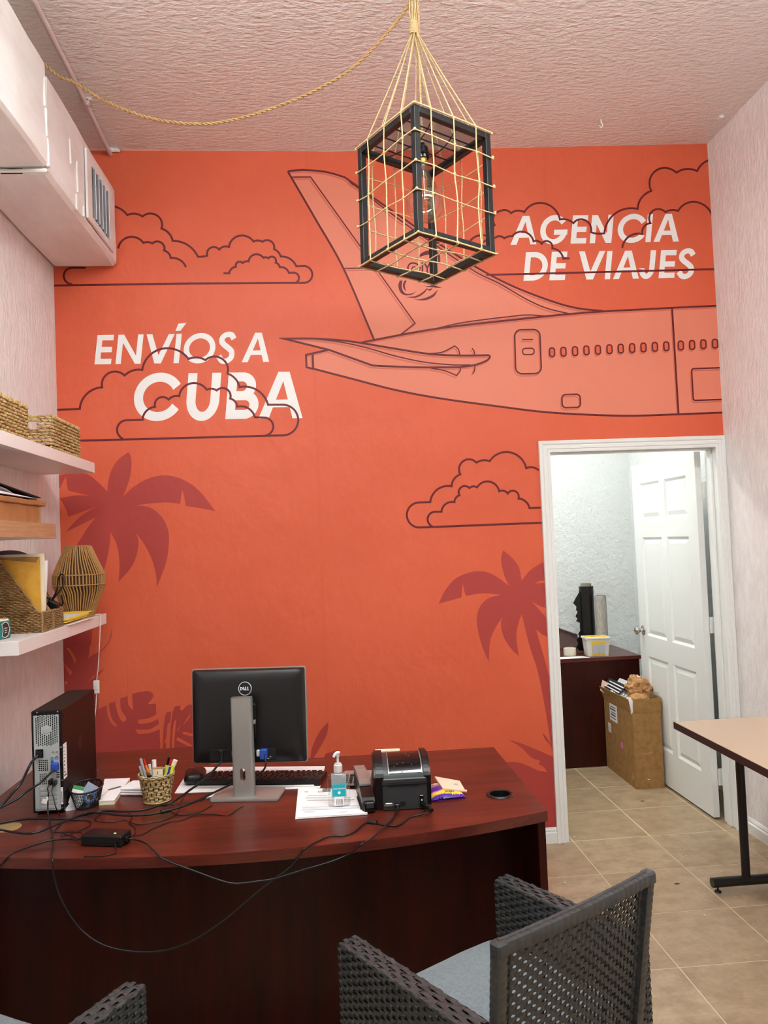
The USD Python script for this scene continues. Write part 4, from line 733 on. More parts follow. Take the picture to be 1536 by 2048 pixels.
# ---------------------------------------------------------------- pump bottle, calculator, small device, label printer
bo = thing('pump_bottle', 'clear hand sanitizer pump bottle with a teal label on the printed forms', 'bottle', (.019, 2.584, Zs+.0062), rz=math.radians(-3))
def oval_loft(rows, n=36):
    a = np.linspace(0, 2*np.pi, n, endpoint=False); sx = lambda c: np.sign(c)*np.abs(c)**.72
    V = np.vstack([np.stack([rx*sx(np.cos(a)), ry*sx(np.sin(a)), np.full(n, z)], 1) for rx, ry, z in rows]); k = len(rows)
    i, j = np.meshgrid(np.arange(k-1), np.arange(n), indexing='ij'); i, j = i.ravel(), j.ravel(); j2 = (j+1) % n
    Fc = np.vstack([np.stack([i*n+j, i*n+j2, (i+1)*n+j2], 1), np.stack([i*n+j, (i+1)*n+j2, (i+1)*n+j], 1)])
    c0, c1 = len(V), len(V)+1; V = np.vstack([V, [[0, 0, rows[0][2]], [0, 0, rows[-1][2]]]]); q = np.arange(n); q2 = (q+1) % n
    return V, np.vstack([Fc, np.stack([np.full(n, c0), q2, q], 1), np.stack([np.full(n, c1), (k-1)*n+q, (k-1)*n+q2], 1)])
obj('bottle_body', oval_loft([(.032, .016, 0), (.0355, .019, .003), (.036, .0195, .010), (.036, .0195, .088), (.035, .019, .094), (.024, .016, .101), (.0105, .0105, .105), (.0105, .0105, .109)]), 'gel_bottle', bo, smooth=40, label='clear plastic bottle of gel')
ft = obj('front_label', bx(-.0195, .0215, -.0206, -.0200, .034, .072, .0001), 'label_teal', bo, label='teal label'); lb = obj('barcode_label', bx(-.014, .016, -.0206, -.0200, .006, .033), 'paper', bo)
for k in range(11): obj('bar', bx(-.009+k*.002, -.009+k*.002+random.choice([.0006, .0011]), -.0209, -.0205, .008, .026), 'ink', lb)
v, f = arr(meshkit.text_mesh('Hand Sanitizer', .0042, .0003)); obj('lettering', (np.stack([v[:, 0]-.0165, -.0207-v[:, 2]*.8, v[:, 1]+.057], 1), f), 'white_plastic', ft); obj('drop_print', ext_y(Point(.002, .046).buffer(.0045), -.0209, -.0206), 'white_plastic', ft)
obj('back_label', bx(-.024, .024, .0200, .0205, .020, .096), 'paper_grey', bo); obj('collar', lathe([(.001, .106), (.0135, .106), (.0140, .108), (.0140, .127), (.0130, .129), (.0110, .131), (.0105, .134), (.001, .134)], 28), 'frosted', bo, smooth=35)
obj('pump_stem', cyl((0, 0, .134), (0, 0, .158), .0042, 12), 'frosted', bo, smooth=40); obj('pump_nozzle', join(tube(cr([(.006, .001, .165), (0, -.001, .1665), (-.008, -.006, .163), (-.013, -.009, .155)], 5), np.interp(np.linspace(0, 1, 16), [0, .4, 1], [.006, .0062, .004]), 10), cyl((0, 0, .155), (0, 0, .168), .0062, 12)), 'frosted', bo, smooth=40)
sp = thing('eyeglasses', 'black wire clip on the printed forms behind the pump bottle', 'clip', tuple(on_z(652, 1585, DT+.007))) if False else None
ck = thing('binder_clip', 'black paper clip at the top of the printed forms by the pump bottle', 'clip', tuple(np.r_[on_z(652, 1583, DT+.006)[:2], Zs+.0062])); obj('clip_body', ext_x([(-.006, 0), (.008, 0), (.002, .009)], -.012, .016), 'black_plastic', ck)
for s in (-1, 1): obj('clip_arm', tube(cr([(-.006, -.004, .003), (-.022, -.006+s*.006, .0025), (-.027, -.008, .0025)]), .0009, 5), 'chrome', ck)
ca = thing('calculator', 'grey desk calculator with dark keys half hidden behind the pump bottle', 'calculator', (.088, 2.83, Zs), rz=math.radians(-8))
obj('case', ext_x([(-.058, 0), (.068, 0), (.068, .024), (-.058, .010)], -.052, .046), 'silver_paint', ca); obj('front_edge', bx(-.052, .046, -.061, -.056, .001, .011, .002), 'black_gloss', ca)
for i in range(5):
    for j in range(4):
        y = -.045+j*.020; z = .0105+(y+.058)*.111; obj('key', bx(-.045+i*.0175, -.045+i*.0175+.012, y, y+.012, z, z+.005, .001), 'key_red' if (i, j) in ((4, 2), (4, 3)) else 'key', ca)
dv = thing('desk_device', 'slim black desk device with a grey lid leaning along the label printer', 'device', (.104, 2.62, Zs), rz=math.radians(3.5))
obj('body', ext_x([(-.105, 0), (.165, 0), (.165, .052), (.02, .060), (-.04, .058), (-.095, .044), (-.105, .030)], -.020, .020), 'black_plastic', dv); obj('lid', ext_x([(-.028, .060), (.02, .0615), (.168, .054), (.176, .060), (.170, .072), (.10, .079), (.0, .074), (-.028, .066)], -.019, .017), 'silver_paint', dv, label='grey lid'); obj('nose', rbox(-.017, .019, -.118, -.085, .004, .036, .006), 'black_gloss', dv, smooth=40)
obj('button', bx(-.008, .014, -.121, -.116, .018, .034, .001), 'charcoal', dv); obj('slot', bx(-.0208, -.014, -.085, .03, .012, .024), 'dark', dv); obj('slot_lip', bx(-.025, -.019, -.09, .03, .004, .011, .001), 'key', dv)

pr = thing('label_printer', 'black desktop label printer with a smoky window, its back ports toward the visitors', 'printer', (.226, 2.517, Zs), rz=math.radians(-1.5))
PRF = [(0, .002), (.21, .002), (.215, .03), (.208, .075)]+[(.102+.108*math.cos(t_), .075+.075*math.sin(t_)) for t_ in np.linspace(.12, 2.75, 20)]+[(.0, .098), (-.004, .090), (-.004, .082), (0, .076)]
obj('body', ext_x(PRF, -.070, .070), 'charcoal', pr, smooth=28)
def cheek(x0, x1): 
    p = Polygon([(.012, .003)]+[(.21, .003), (.225, .05)]+[(.106+.116*math.cos(t_), .072+.084*math.sin(t_)) for t_ in np.linspace(.1, 2.75, 22)]+[(.006, .05)]).buffer(.002)
    a_, b_ = ext_x(np.array(p.exterior.coords), x0, x1), ext_x(np.array(p.buffer(-.006).exterior.coords), x0-.006 if x0 < 0 else x1, x0 if x0 < 0 else x1+.006); return join(a_, b_)
obj('side_cheek', cheek(-.090, -.066), 'black_plastic', pr, smooth=28); obj('side_cheek', cheek(.062, .078), 'black_plastic', pr, smooth=28)
win = [(.102+.1095*math.cos(t_), .075+.0768*math.sin(t_)) for t_ in np.linspace(1.15, 2.62, 18)]; win2 = [(.102+.1075*math.cos(t_), .075+.0748*math.sin(t_)) for t_ in np.linspace(1.15, 2.62, 18)][::-1]
obj('window', ext_x(win+win2, -.048, .056), 'smoked_window', pr, smooth=28, label='glossy smoked window over the label roll')
for x in (-.050, .056): obj('window_rim', ext_x([(.102+.1108*math.cos(t_), .075+.0782*math.sin(t_)) for t_ in np.linspace(1.12, 2.65, 16)]+win2, x, x+.0022), 'silver_paint', pr)
for k, (xa, ya) in enumerate(((-.006, 2.56), (.012, 1.72), (.02, 1.85), (-.02, 2.25), (.0, 2.2), (.026, 2.3), (-.03, 2.35))): obj('lint_speck', ball((xa, .102+.1098*math.cos(ya), .075+.077*math.sin(ya)), .0012 if k else .003, 1), 'paper_grey', pr)
obj('release_bar', bx(-.069, .069, -.0055, .001, .084, .100, .003), 'charcoal', pr); obj('rear_slot', bx(-.052, .044, -.002, .001, .074, .080), 'dark', pr)
obj('serial_port', join(bx(-.063, -.041, -.003, .001, .014, .024, .001), cyl((-.066, -.005, .0185), (-.066, .001, .0185), .0022, 8), cyl((-.038, -.005, .0185), (-.038, .001, .0185), .0022, 8)), 'silver', pr); obj('usb_plug', bx(-.034, -.020, -.018, .001, .012, .024, .002), 'black_plastic', pr); obj('network_port', bx(-.016, .000, -.0015, .001, .013, .027), 'dark', pr)
obj('power_switch', join(bx(.046, .058, -.004, .001, .024, .044, .0015)), 'black_gloss', pr); obj('switch_mark', bx(.050, .054, -.0052, -.0038, .027, .032), 'paper_grey', pr); obj('power_plug', move(join(bx(-.008, .008, -.038, 0, -.007, .007, .003), cyl((0, -.038, 0), (0, -.056, -.006), .0055, 10)), (.050, -.001, .016), rz=.55), 'black_soft', pr)

# ---------------------------------------------------------------- sweet bag, note pad, wooden block, power adapter
bg = thing('sweet_bag', 'purple and yellow sweet bag on the desk beside the label printer', 'bag', tuple(np.r_[on_z(887, 1588, DT)[:2], Zs]), rz=math.radians(8))
gx_, gy_ = np.linspace(-.058, .058, 22), np.linspace(-.066, .076, 22)
def puff(X, Y): u, w = np.clip(1-(X/.058)**2, 0, 1), np.clip(1-((Y-.005)/.072)**2, 0, 1); return .003+.021*np.sqrt(u*w)+.004*meshkit.noise(np.stack([X*70, Y*70, 0*X], -1))*np.sqrt(u*w)
v, f = grid(gx_, gy_, puff); v2 = v.copy(); v2[:, 2] = .001+.0*v2[:, 2]; bands = [(-.067, -.052, 'bag_purple'), (-.052, -.034, 'bag_yellow'), (-.034, -.028, 'bag_pink'), (-.028, .004, 'bag_purple'), (.004, .034, 'bag_tan'), (.034, .078, 'white_plastic')]
cy_ = v[f].mean(1)[:, 1]+.004*np.sin(v[f].mean(1)[:, 0]*60)
for y0, y1, m in bands:
    s = (cy_ >= y0) & (cy_ < y1); fs = f[s]; u, inv = np.unique(fs, return_inverse=True); obj('bag_band', (v[u], inv.reshape(-1, 3)), m, bg, smooth=True)
obj('bag_underside', (v2, f[:, ::-1]), 'bag_purple', bg)
g = move(meshkit.text_mesh('NEW', .010, .0006, True), (0, 0, 0), rz=math.pi); v, f = arr(g); v = v+[.024, -.037, 0]; v[:, 2] += puff(v[:, 0], v[:, 1])+.0003; obj('lettering', (v, f), 'ink', bg)
npd = thing('note_pad', 'peach sticky note pad resting tilted on the sweet bag', 'notepad', tuple(on_z(903, 1572, DT+.022)))
A = [on_z(x, y, z) for x, y, z in ((885, 1580, DT+.024), (930, 1584, DT+.012), (919, 1565, DT+.016), (869, 1556, DT+.028))]; c = np.mean(A, 0)
def plate4(A, h): up = np.cross(A[1]-A[0], A[3]-A[0]); up = up/np.linalg.norm(up)*h; V = np.vstack([A, np.array(A)+up]); return V, np.array([[0, 2, 1], [0, 3, 2], [4, 5, 6], [4, 6, 7], [0, 1, 5], [0, 5, 4], [1, 2, 6], [1, 6, 5], [2, 3, 7], [2, 7, 6], [3, 0, 4], [3, 4, 7]])
obj('pages', plate4(A, .006), 'pad_peach', npd, world=True); up = np.cross(A[1]-A[0], A[3]-A[0]); up /= np.linalg.norm(up); B = [np.array(p)+up*.0062 for p in A]; lp = lambda u, w: B[0]*(1-u)*(1-w)+B[1]*u*(1-w)+B[2]*u*w+B[3]*(1-u)*w
obj('print', plate4([lp(.58, .42), lp(.82, .42), lp(.82, .62), lp(.58, .62)], .0002), 'ink_light', npd, world=True); obj('flap', plate4([A[0]+(0, 0, -.001), A[1]+(.006, -.002, -.001), A[1]+(.006, .006, .002), A[0]+(0, .008, .001)], .004), 'pad_edge', npd, world=True)
wbk = thing('business_card_box', 'cream flat box standing on the far desk edge behind the label printer', 'box', (.218, 3.13, Zs), rz=math.radians(-6)); obj('box_body', bx(-.048, .048, -.012, .012, 0, .026, .001), 'kraft', wbk); obj('lid', bx(-.049, .049, -.013, .013, .024, .031, .001), 'cream', wbk)
P = [on_z(x, y, DT)[:2] for x, y in ((162, 1697), (241, 1700), (263, 1676), (186, 1672))]; c = np.mean(P, 0); e = np.array(P[1])-np.array(P[0]); ad = thing('power_adapter', 'black power adapter with a lit green dot on the front of the desk', 'adapter', (c[0], c[1], Zs), rz=math.atan2(e[1], e[0]))
obj('shell', bx(-.064, .064, -.030, .030, 0, .031, .003), 'black_plastic', ad); obj('seam', bx(-.0645, .0645, -.0305, .0305, .0145, .0155), 'dark', ad); obj('status_light', move(lathe([(.0005, 0), (.0034, 0), (.0034, .0008), (.0005, .0008)], 14), (.032, -.006, .0308)), 'led', ad, label='glowing green status dot'); obj('socket', bx(.062, .072, -.012, .010, .006, .024, .003), 'black_soft', ad); obj('socket', bx(-.074, -.063, -.008, .008, .008, .022, .003), 'black_soft', ad)

# ---------------------------------------------------------------- cables
def cable(name, label, pts, r=.0028, m='cable', n=6, extra=None, lv=.0):
    """pts: ('d', px, py[, lift]) lies on the desk, ('h', px, py) hangs just in front of its bow front, or a plain 3-D point."""
    P = []
    for p in pts:
        if p[0] == 'd': P.append(on_z(p[1], p[2], DT+r+.001+lv)+[0, 0, p[3] if len(p) > 3 else 0])
        elif p[0] == 'h':
            y = 2.25
            for _ in range(4): y = front_y(min(max(on_y(p[1], p[2], y)[0], DCX-DHW), DCX+DHW))-.006-r
            P.append(on_y(p[1], p[2], y))
        else: P.append(np.array(p, float))
    Q = cr(P, n); c = Q.mean(0); t = thing(name, label, 'cable', (Q[0, 0], Q[0, 1], Q[:, 2].min())); obj('lead', tube(Q, r, 7), m, t, world=True, smooth=True)
    for e in extra or (): e(t, Q)
    return t
def loc_to_world(base, p): l, rz = INV[base]; c, s = math.cos(rz), math.sin(rz); return np.array([c*p[0]-s*p[1], s*p[0]+c*p[1], p[2]])+l
def ferrite(i, ln=.030, r=.0075):
    def go(t, Q): d = Q[i+2]-Q[i-2]; d /= np.linalg.norm(d); obj('ferrite', cyl(Q[i]-d*ln/2, Q[i]+d*ln/2, r, 12), 'black_plastic', t, world=True, smooth=40)
    return go
mp_ = loc_to_world(mo, (-.091, .030, .142))
cable('power_cable', 'thick black power cable running from the monitor across the desk to the left', [mp_, mp_+[0, -.03, -.02], on_y(436, 1530, 2.74), on_y(412, 1556, 2.735)+[0, 0, -.0], ('d', 345, 1604), ('d', 318, 1611), ('d', 290, 1619), ('d', 250, 1623), ('d', 208, 1622), ('d', 167, 1630), ('d', 125, 1638), ('d', 52, 1638), ('d', -20, 1650)], .0038, lv=.0032)
vp = loc_to_world(mo, (.060, .020, .145))
cable('video_cable', 'black video cable with a ferrite bead lying along the desk by the pen basket', [vp, vp+[0, -.02, -.05], on_y(500, 1560, 2.80), on_y(470, 1566, 2.80), on_y(440, 1579, 2.77), ('d', 400, 1599), ('d', 365, 1613), ('d', 331, 1622), ('d', 300, 1629), ('d', 250, 1631), ('d', 200, 1628, .004), ('d', 173, 1626), ('d', 146, 1636), ('d', 106, 1652), ('d', 80, 1663), ('d', 55, 1667), ('d', 20, 1663), ('d', -20, 1655)], .0034, extra=[ferrite(42)], lv=.0112)
tq = lambda p: loc_to_world(tw, p)
cable('power_cable', 'black power cable leaving the computer tower to the left in front of the pink wall', [tq((-.022, -.014, .198)), tq((-.03, -.03, .188)), on_y(60, 1530, 2.62), on_y(42, 1566, 2.60), on_y(28, 1582, 2.58), on_y(0, 1614, 2.55), on_y(-30, 1640, 2.5)], .0042)
cable('video_cable', 'black video cable hanging from the blue plug of the computer tower', [tq((.029, -.020, .150)), tq((.022, -.034, .142)), on_y(80, 1566, 2.62), on_y(52, 1584, 2.60), on_y(34, 1598, 2.58), on_y(0, 1616, 2.55), on_y(-30, 1630, 2.52)], .0036)
def tag_(t, Q): p = on_y(95, 1597, 2.655); obj('cable_tag', join(bx(p[0]-.003, p[0]+.003, p[1]-.002, p[1]+.002, p[2]-.008, p[2]+.006), move(bx(-.016, 0, -.0005, .0005, -.006, .008), p+[-.002, -.002, -.012], ry=.45)), 'paper', t, world=True, label='white paper tag on the cable')
pp_ = loc_to_world(pr, (.056, -.052, .012))
cable('usb_cable', 'thin black cable drooping in a deep loop below the desk front', [tq((.015, -.024, .104)), tq((.012, -.034, .094)), on_y(97, 1585, 2.655), on_y(96, 1600, 2.655), on_y(96, 1625, 2.64), ('d', 100, 1648), ('d', 104, 1665), ('d', 106, 1690), ('d', 103, 1709, .002), ('h', 105, 1722), ('h', 110, 1760), ('h', 128, 1810), ('h', 165, 1862), ('h', 215, 1893), ('h', 285, 1904), ('h', 345, 1897), ('h', 400, 1873), ('h', 455, 1835), ('h', 500, 1797), ('h', 545, 1760), ('h', 580, 1735), ('h', 602, 1708), ('d', 609, 1700, .003), ('d', 632, 1684), ('d', 661, 1672), ('d', 685, 1672), ('d', 706, 1665), ('d', 734, 1645), ('d', 768, 1650), ('d', 790, 1652), ('d', 805, 1646), ('d', 822, 1634), pp_+[.004, -.018, -.002], pp_], .0024, extra=[tag_, ferrite(164, .028, .0075)])
up_ = loc_to_world(pr, (-.027, -.017, .017)); ar_, al_ = loc_to_world(ad, (.071, 0, .014)), loc_to_world(ad, (-.074, 0, .014))
cable('adapter_cable', 'black cable from the power adapter sagging below the desk front to the label printer', [ar_, ar_+[.02, .0, -.004], ('d', 292, 1688, .002), ('d', 306, 1702, .003), ('h', 322, 1715), ('h', 345, 1726), ('h', 372, 1736), ('h', 402, 1747), ('h', 432, 1758), ('h', 468, 1767), ('h', 510, 1763), ('h', 550, 1757), ('h', 605, 1740), ('h', 660, 1724), ('h', 700, 1707), ('d', 722, 1692, .003), ('d', 745, 1675), ('d', 768, 1656, .004), ('d', 784, 1640), up_+[0, -.012, -.004], up_], .0027, lv=.0055)
cable('adapter_cable', 'black cable leaving the power adapter to the left over the desk edge', [al_, al_+[-.02, 0, -.006], ('d', 140, 1678), ('d', 100, 1681), ('d', 60, 1693), ('d', 25, 1709, .003), ('h', 8, 1722), ('h', -15, 1750)], .0027, lv=.0055)
cable('thin_cable', 'thin grey wire curling out below the front of the power adapter', [loc_to_world(ad, (.045, -.031, .012)), ('d', 232, 1704), ('d', 220, 1709), ('d', 198, 1712.5), ('d', 168, 1713)], .0016, 'cable')
cable('mouse_cable', 'thin black mouse cable winding across the desk under the thick cables', [on_z(386, 1574, DT+.008), ('d', 374, 1583), ('d', 363, 1602), ('d', 357, 1620), ('d', 350, 1630), ('d', 330, 1640), ('d', 300, 1646), ('d', 275, 1649), ('d', 250, 1641), ('d', 222, 1645), ('d', 190, 1641), ('d', 196, 1632), ('d', 212, 1622)], .0014)
cable('thin_cable', 'thin black wire ending in front of the monitor stand', [('d', 486, 1612), ('d', 470, 1622), ('d', 455, 1631), ('d', 425, 1629), ('d', 393, 1629), ('d', 365, 1640), ('d', 335, 1645), ('d', 305, 1658), ('d', 282, 1670), ar_+[.002, .01, .002]], .0014)
cable('thin_cable', 'thin black wire looping from the stand base toward the power adapter', [('d', 424, 1611), ('d', 400, 1624), ('d', 378, 1629), ('d', 352, 1629), ('d', 340, 1618), ('d', 346, 1610), ('d', 380, 1604), ('d', 405, 1600), ('d', 414, 1590)], .0014)
cable('thin_cable', 'thin black wire with sharp bends left of the power adapter', [('d', 126, 1641), ('d', 165, 1641), ('d', 180, 1643), ('d', 181, 1650), ('d', 165, 1659), ('d', 140, 1668), ('d', 124, 1673), ('d', 124, 1668, .002), ('d', 132, 1669), ('d', 145, 1672), ('d', 155, 1677), al_+[0, .006, 0]], .0014)
cable('thin_cable', 'thin black wire doubling back beside the loop in front of the computer tower', [('d', 128, 1640), ('d', 118, 1652), ('d', 108, 1664), ('d', 130, 1664), ('d', 160, 1664), ('d', 163, 1667)], .0014)
cable('thin_cable', 'thin black wire dropping from the rear of the computer tower onto the desk', [tq((.028, -.024, .100)), tq((.024, -.03, .085)), on_y(107, 1595, 2.66), on_y(112, 1615, 2.65), ('d', 122, 1634), ('d', 127, 1638)], .0018)
cable('thin_cable', 'short black wire rising from the thin wires to the right of the power adapter', [('d', 258, 1625), ('d', 264, 1632), ('d', 262, 1640), ('d', 258, 1646), ('d', 270, 1655), ('d', 271, 1665), ('d', 266, 1671)], .0014)

# ================================================================ SHELVES ON THE LEFT WALL
SX = -1.062
def shelf(label, y0, y1, z0, z1, m, face=None):
    t = thing('wall_shelf', label, 'shelf', (LEFT_X, (y0+y1)/2, z0))
    obj('board', bx(LEFT_X, SX-(.004 if face else 0), y0, y1, z0, z1, .0012), m, t, world=True)
    if face: obj('front_edge', bx(SX-.004, SX, y0, y1, z0, z1, .0008), face, t, world=True)
    return t
shelf('highest white floating shelf on the left wall, carrying two straw baskets', 1.72, 3.816, 1.974, 2.022, 'shelf_white')
shelf('floating shelf with a light oak front edge, carrying a brown carton and binder', 1.70, 3.250, 1.662, 1.719, 'shelf_white', 'shelf_oak')
shelf('lowest white floating shelf on the left wall, carrying wicker files and a cord lamp', 2.836, 3.946, 1.2545, 1.3035, 'shelf_white')

def plait(o, ax, ay, w, h, pu, pv, r, phase=0., keep=None, amp=1.):
    """Woven strands on a panel: rows along ax (length w) stacked along ay (height h), each a plump strand that goes in and out of the panel every pu metres."""
    o, ax, ay = np.asarray(o, float), np.asarray(ax, float), np.asarray(ay, float); az = np.cross(ax, ay); out = []
    rows = max(int(round(h/pv)), 1); pv = h/rows
    for i in range(rows):
        v = (i+.5)*pv; u0, u1 = keep(v) if keep else (0., w)
        if u1-u0 < pu: continue
        u = np.linspace(u0, u1, max(int((u1-u0)/pu*3), 4)); d = r*amp*np.cos(np.pi*(u/pu+i+phase))
        j = np.array([(meshkit.noise(np.array([[i*3.1, q*60, 0.]]))[0]-.5) for q in u])*r*.7
        P = o+u[:, None]*ax+(v+j)[:, None]*ay+d[:, None]*az; out.append(tube(P, r*(1+.25*np.cos(2*np.pi*(u/pu+i+phase)+1.0)), 5))
    return out
def straw_basket(label, y0, y1, z0, z1, x0, x1, seed):
    random.seed(seed); t = thing('straw_basket', label, 'basket', ((x0+x1)/2, (y0+y1)/2, z0), group=None)
    H, W, D = z1-z0, y1-y0, x1-x0; pv, pu, r = .0128, .0155, .0050
    obj('front_weave', join(*plait((x1, y0, z0), (0, 1, 0), (0, 0, 1), W, H, pu, pv, r)), 'seagrass', t, world=True, smooth=True, kind='stuff')
    obj('back_weave', join(*plait((x0, y0, z0), (0, 1, 0), (0, 0, 1), W, H, pu*2, pv*1.4, r*1.3)), 'seagrass', t, world=True, smooth=True, kind='stuff')
    for y, s in ((y0, 1), (y1, -1)):                                  # the ends have a hand hole under a wooden bar
        c, hw = (x0+x1)/2-.002, .052
        ms = []
        for a, b, za, zb in ((x0, c-hw, z0, z1), (c+hw, x1, z0, z1), (c-hw, c+hw, z0, z0+H*.52)): ms += plait((a, y, za), (1, 0, 0), (0, 0, 1), b-a, zb-za, pu*.9, pv, r*1.05)
        obj('end_weave', join(*ms), 'seagrass', t, world=True, smooth=True, kind='stuff'); obj('handle_bar', cyl((c-hw-.012, y, z1-.014), (c+hw+.012, y, z1-.014), .0075, 10), 'bamboo', t, world=True, smooth=True)
    obj('rim', tube(np.array([(x0, y0, z1), (x1, y0, z1), (x1, y1, z1), (x0, y1, z1), (x0, y0, z1)]), .0042, 6), 'seagrass', t, world=True, smooth=True)
    ms = [tube(cr([(x1+.003, y0+k*.013, z1-.006), (x1+.004, y0+k*.013+.004, z1+.004), (x1-.004, y0+k*.013+.009, z1+.004)], 3), .0035, 4) for k in range(int(W/.013))]; obj('rim_stitching', join(*ms), 'seagrass', t, world=True, kind='stuff')
    obj('liner', bx(x0+.006, x1-.007, y0+.007, y1-.007, z0+.002, z0+.02), 'lamp_core', t, world=True); random.seed(seed+1); return t
straw_basket('woven straw basket on the highest shelf, nearer the visitors and cut by the picture edge', 2.50, 3.022, 2.0265, 2.150, -1.29, -1.082, 3)
straw_basket('woven straw basket on the highest shelf, nearer the orange wall, with a wooden handle bar', 3.285, 3.652, 2.0265, 2.160, -1.29, -1.082, 4)

# ---- on the oak-edged shelf
bxz = 1.7195
t = thing('carton', 'flat brown carton with a battered lid on the oak-edged shelf', 'box', (-1.18, 2.95, bxz))
obj('box_body', bumpy(bx(-1.27, -1.085, 2.757, 3.150, bxz, bxz+.066, .002), .004, 18), 'cardboard_brown', t, world=True, smooth=30); obj('lid', bumpy(bx(-1.275, -1.078, 2.750, 3.185, bxz+.066, bxz+.086, .003), .007, 16, 4), 'cardboard_brown', t, world=True, smooth=30); obj('end_flap', bx(-1.274, -1.080, 2.742, 2.752, bxz+.002, bxz+.080, .001), 'cardboard', t, world=True); obj('corner_tape', bx(-1.0855, -1.0835, 3.12, 3.140, bxz+.002, bxz+.066), 'cardboard', t, world=True)
bz = bxz+.091
t = thing('ring_binder', 'black ring binder lying on the brown carton, white papers inside', 'binder', (-1.18, 2.95, bz))
obj('lower_cover', bx(-1.30, -1.088, 2.765, 3.120, bz, bz+.003), 'black_soft', t, world=True); obj('spine', bx(-1.30, -1.086, 2.760, 2.766, bz, bz+.038, .002), 'black_soft', t, world=True)
q = [(2.763, bz+.035), (3.155, bz+.007), (3.155, bz+.010), (2.763, bz+.038)]; obj('upper_cover', ext_x(q, -1.30, -1.084), 'black_soft', t, world=True)
for k in range(4): obj('page_stack', ext_x([(2.780, bz+.0035+k*.0026), (3.118-.003*k, bz+.0033+k*.0008), (3.118-.003*k, bz+.0033+k*.0008+.0007), (2.780, bz+.0035+k*.0026+.002)], -1.29, -1.09-.0015*k), 'paper', t, world=True)
obj('loose_page', ext_x([(2.785, bz+.026), (2.84, bz+.020), (2.90, bz+.009), (2.902, bz+.010), (2.842, bz+.0215), (2.785, bz+.0275)], -1.28, -1.092), 'paper_grey', t, world=True)

# ---- on the lowest shelf
SZ = 1.3040
def wicker_file(label, y0, y1):
    t = thing('magazine_file', label, 'magazine file', (-1.2, (y0+y1)/2, SZ)); xf, xb, zl, zh = -1.078, -1.302, SZ+.075, SZ+.312
    def top(x): return zl if x > xf-.012 else min(zl+(xf-.012-x)*1.46, zh)
    W, pv, pu, r = xf-xb, .0066, .0125, .0031
    def keep(v):                                                     # side panel: rows are cut off by the slanting edge
        z = SZ+v; cut = W if z < zl else max(W-.012-(z-zl)/1.46, 0); return (0., cut)
    for y in (y0, y1): obj('side_weave', join(*plait((xb, y, SZ), (1, 0, 0), (0, 0, 1), W, zh-SZ, pu, pv, r, keep=keep)), 'wicker', t, world=True, smooth=True, kind='stuff')
    obj('front_weave', join(*plait((xf, y0, SZ), (0, 1, 0), (0, 0, 1), y1-y0, zl-SZ, pu*.8, pv, r)), 'wicker', t, world=True, smooth=True, kind='stuff'); obj('back_weave', join(*plait((xb, y0, SZ), (0, 1, 0), (0, 0, 1), y1-y0, zh-SZ, pu*1.6, pv*1.5, r*1.4)), 'wicker', t, world=True, smooth=True, kind='stuff')
    for y in (y0, y1): obj('edge_rod', tube(np.array([(xf, y, zl), (xf-.012, y, zl), (xf-.012-(zh-zl)/1.46, y, zh), (xb, y, zh)]), .0042, 6), 'wicker', t, world=True, smooth=True)
    obj('edge_rod', cyl((xf, y0, zl), (xf, y1, zl), .0042, 6), 'wicker', t, world=True, smooth=True)
    for y in (y0, y1): obj('corner_stake', cyl((xf, y, SZ), (xf, y, zl), .0045, 6), 'wicker', t, world=True, smooth=True)
    obj('liner', bx(xb+.004, xf-.004, y0+.004, y1-.004, SZ+.001, SZ+.006), 'lamp_core', t, world=True); return t
wicker_file('brown wicker magazine file full of envelopes, the nearer of two on the lowest shelf', 3.118, 3.226); wicker_file('brown wicker magazine file with black cables in it, beside the cord lamp', 3.240, 3.352)
def upright(name, label, y, th, xr, zb, zt, w, m, cat, lean=.0, slope=0., flap=None):
    t = thing(name, label, cat, (xr-w/2, y, zb)); q = [(xr-w, zb), (xr-lean*.3, zb), (xr+lean, zt-slope), (xr-w+lean, zt)]
    obj('sheet', ext_y(Polygon(q), y-th/2, y+th/2), m, t, world=True)
    if flap: obj('flap', ext_y(Polygon([(xr+lean-.001, zt-slope), (xr-w+lean, zt), (xr-w+lean, zt-.004), (xr+lean-.012, zt-slope-.022)]), y-th/2-.001, y-th/2), flap, t, world=True)
    return t
upright('envelope', 'amber yellow envelope, frontmost in the nearer wicker file', 3.142, .006, -1.090, SZ+.008, SZ+.292, .190, 'envelope_yellow', 'envelope', .0, .004, 'cardboard'); upright('folder', 'cream folder just behind the amber envelope in the wicker file', 3.160, .010, -1.0815, SZ+.008, SZ+.300, .20, 'cream', 'folder', .002)
upright('paper_stack', 'white papers leaning out behind the cream folder in the wicker file', 3.182, .012, -1.088, SZ+.008, SZ+.272, .19, 'paper', 'paper', .014); t = thing('folder', 'dull purple round-topped folder rearmost in the nearer wicker file', 'folder', (-1.2, 3.205, SZ)); obj('sheet', ext_y(unary_union([sbox(-1.30, SZ+.01, -1.10, SZ+.26), affinity.scale(Point(-1.23, SZ+.26).buffer(.1, quad_segs=10), 1.0, .58)]), 3.202, 3.206), 'purple_dull', t, world=True)
t = thing('charger', 'black charger with looped cable stuffed in the wicker file beside the cord lamp', 'charger', (-1.13, 3.296, SZ+.05)); obj('body', move(bx(-.020, .022, -.022, .022, 0, .062, .004), (-1.115, 3.29, SZ+.05), ry=.5), 'black_plastic', t, world=True); obj('body', move(bx(-.018, .018, -.018, .018, 0, .05, .004), (-1.16, 3.30, SZ+.06), ry=-.2), 'black_soft', t, world=True)
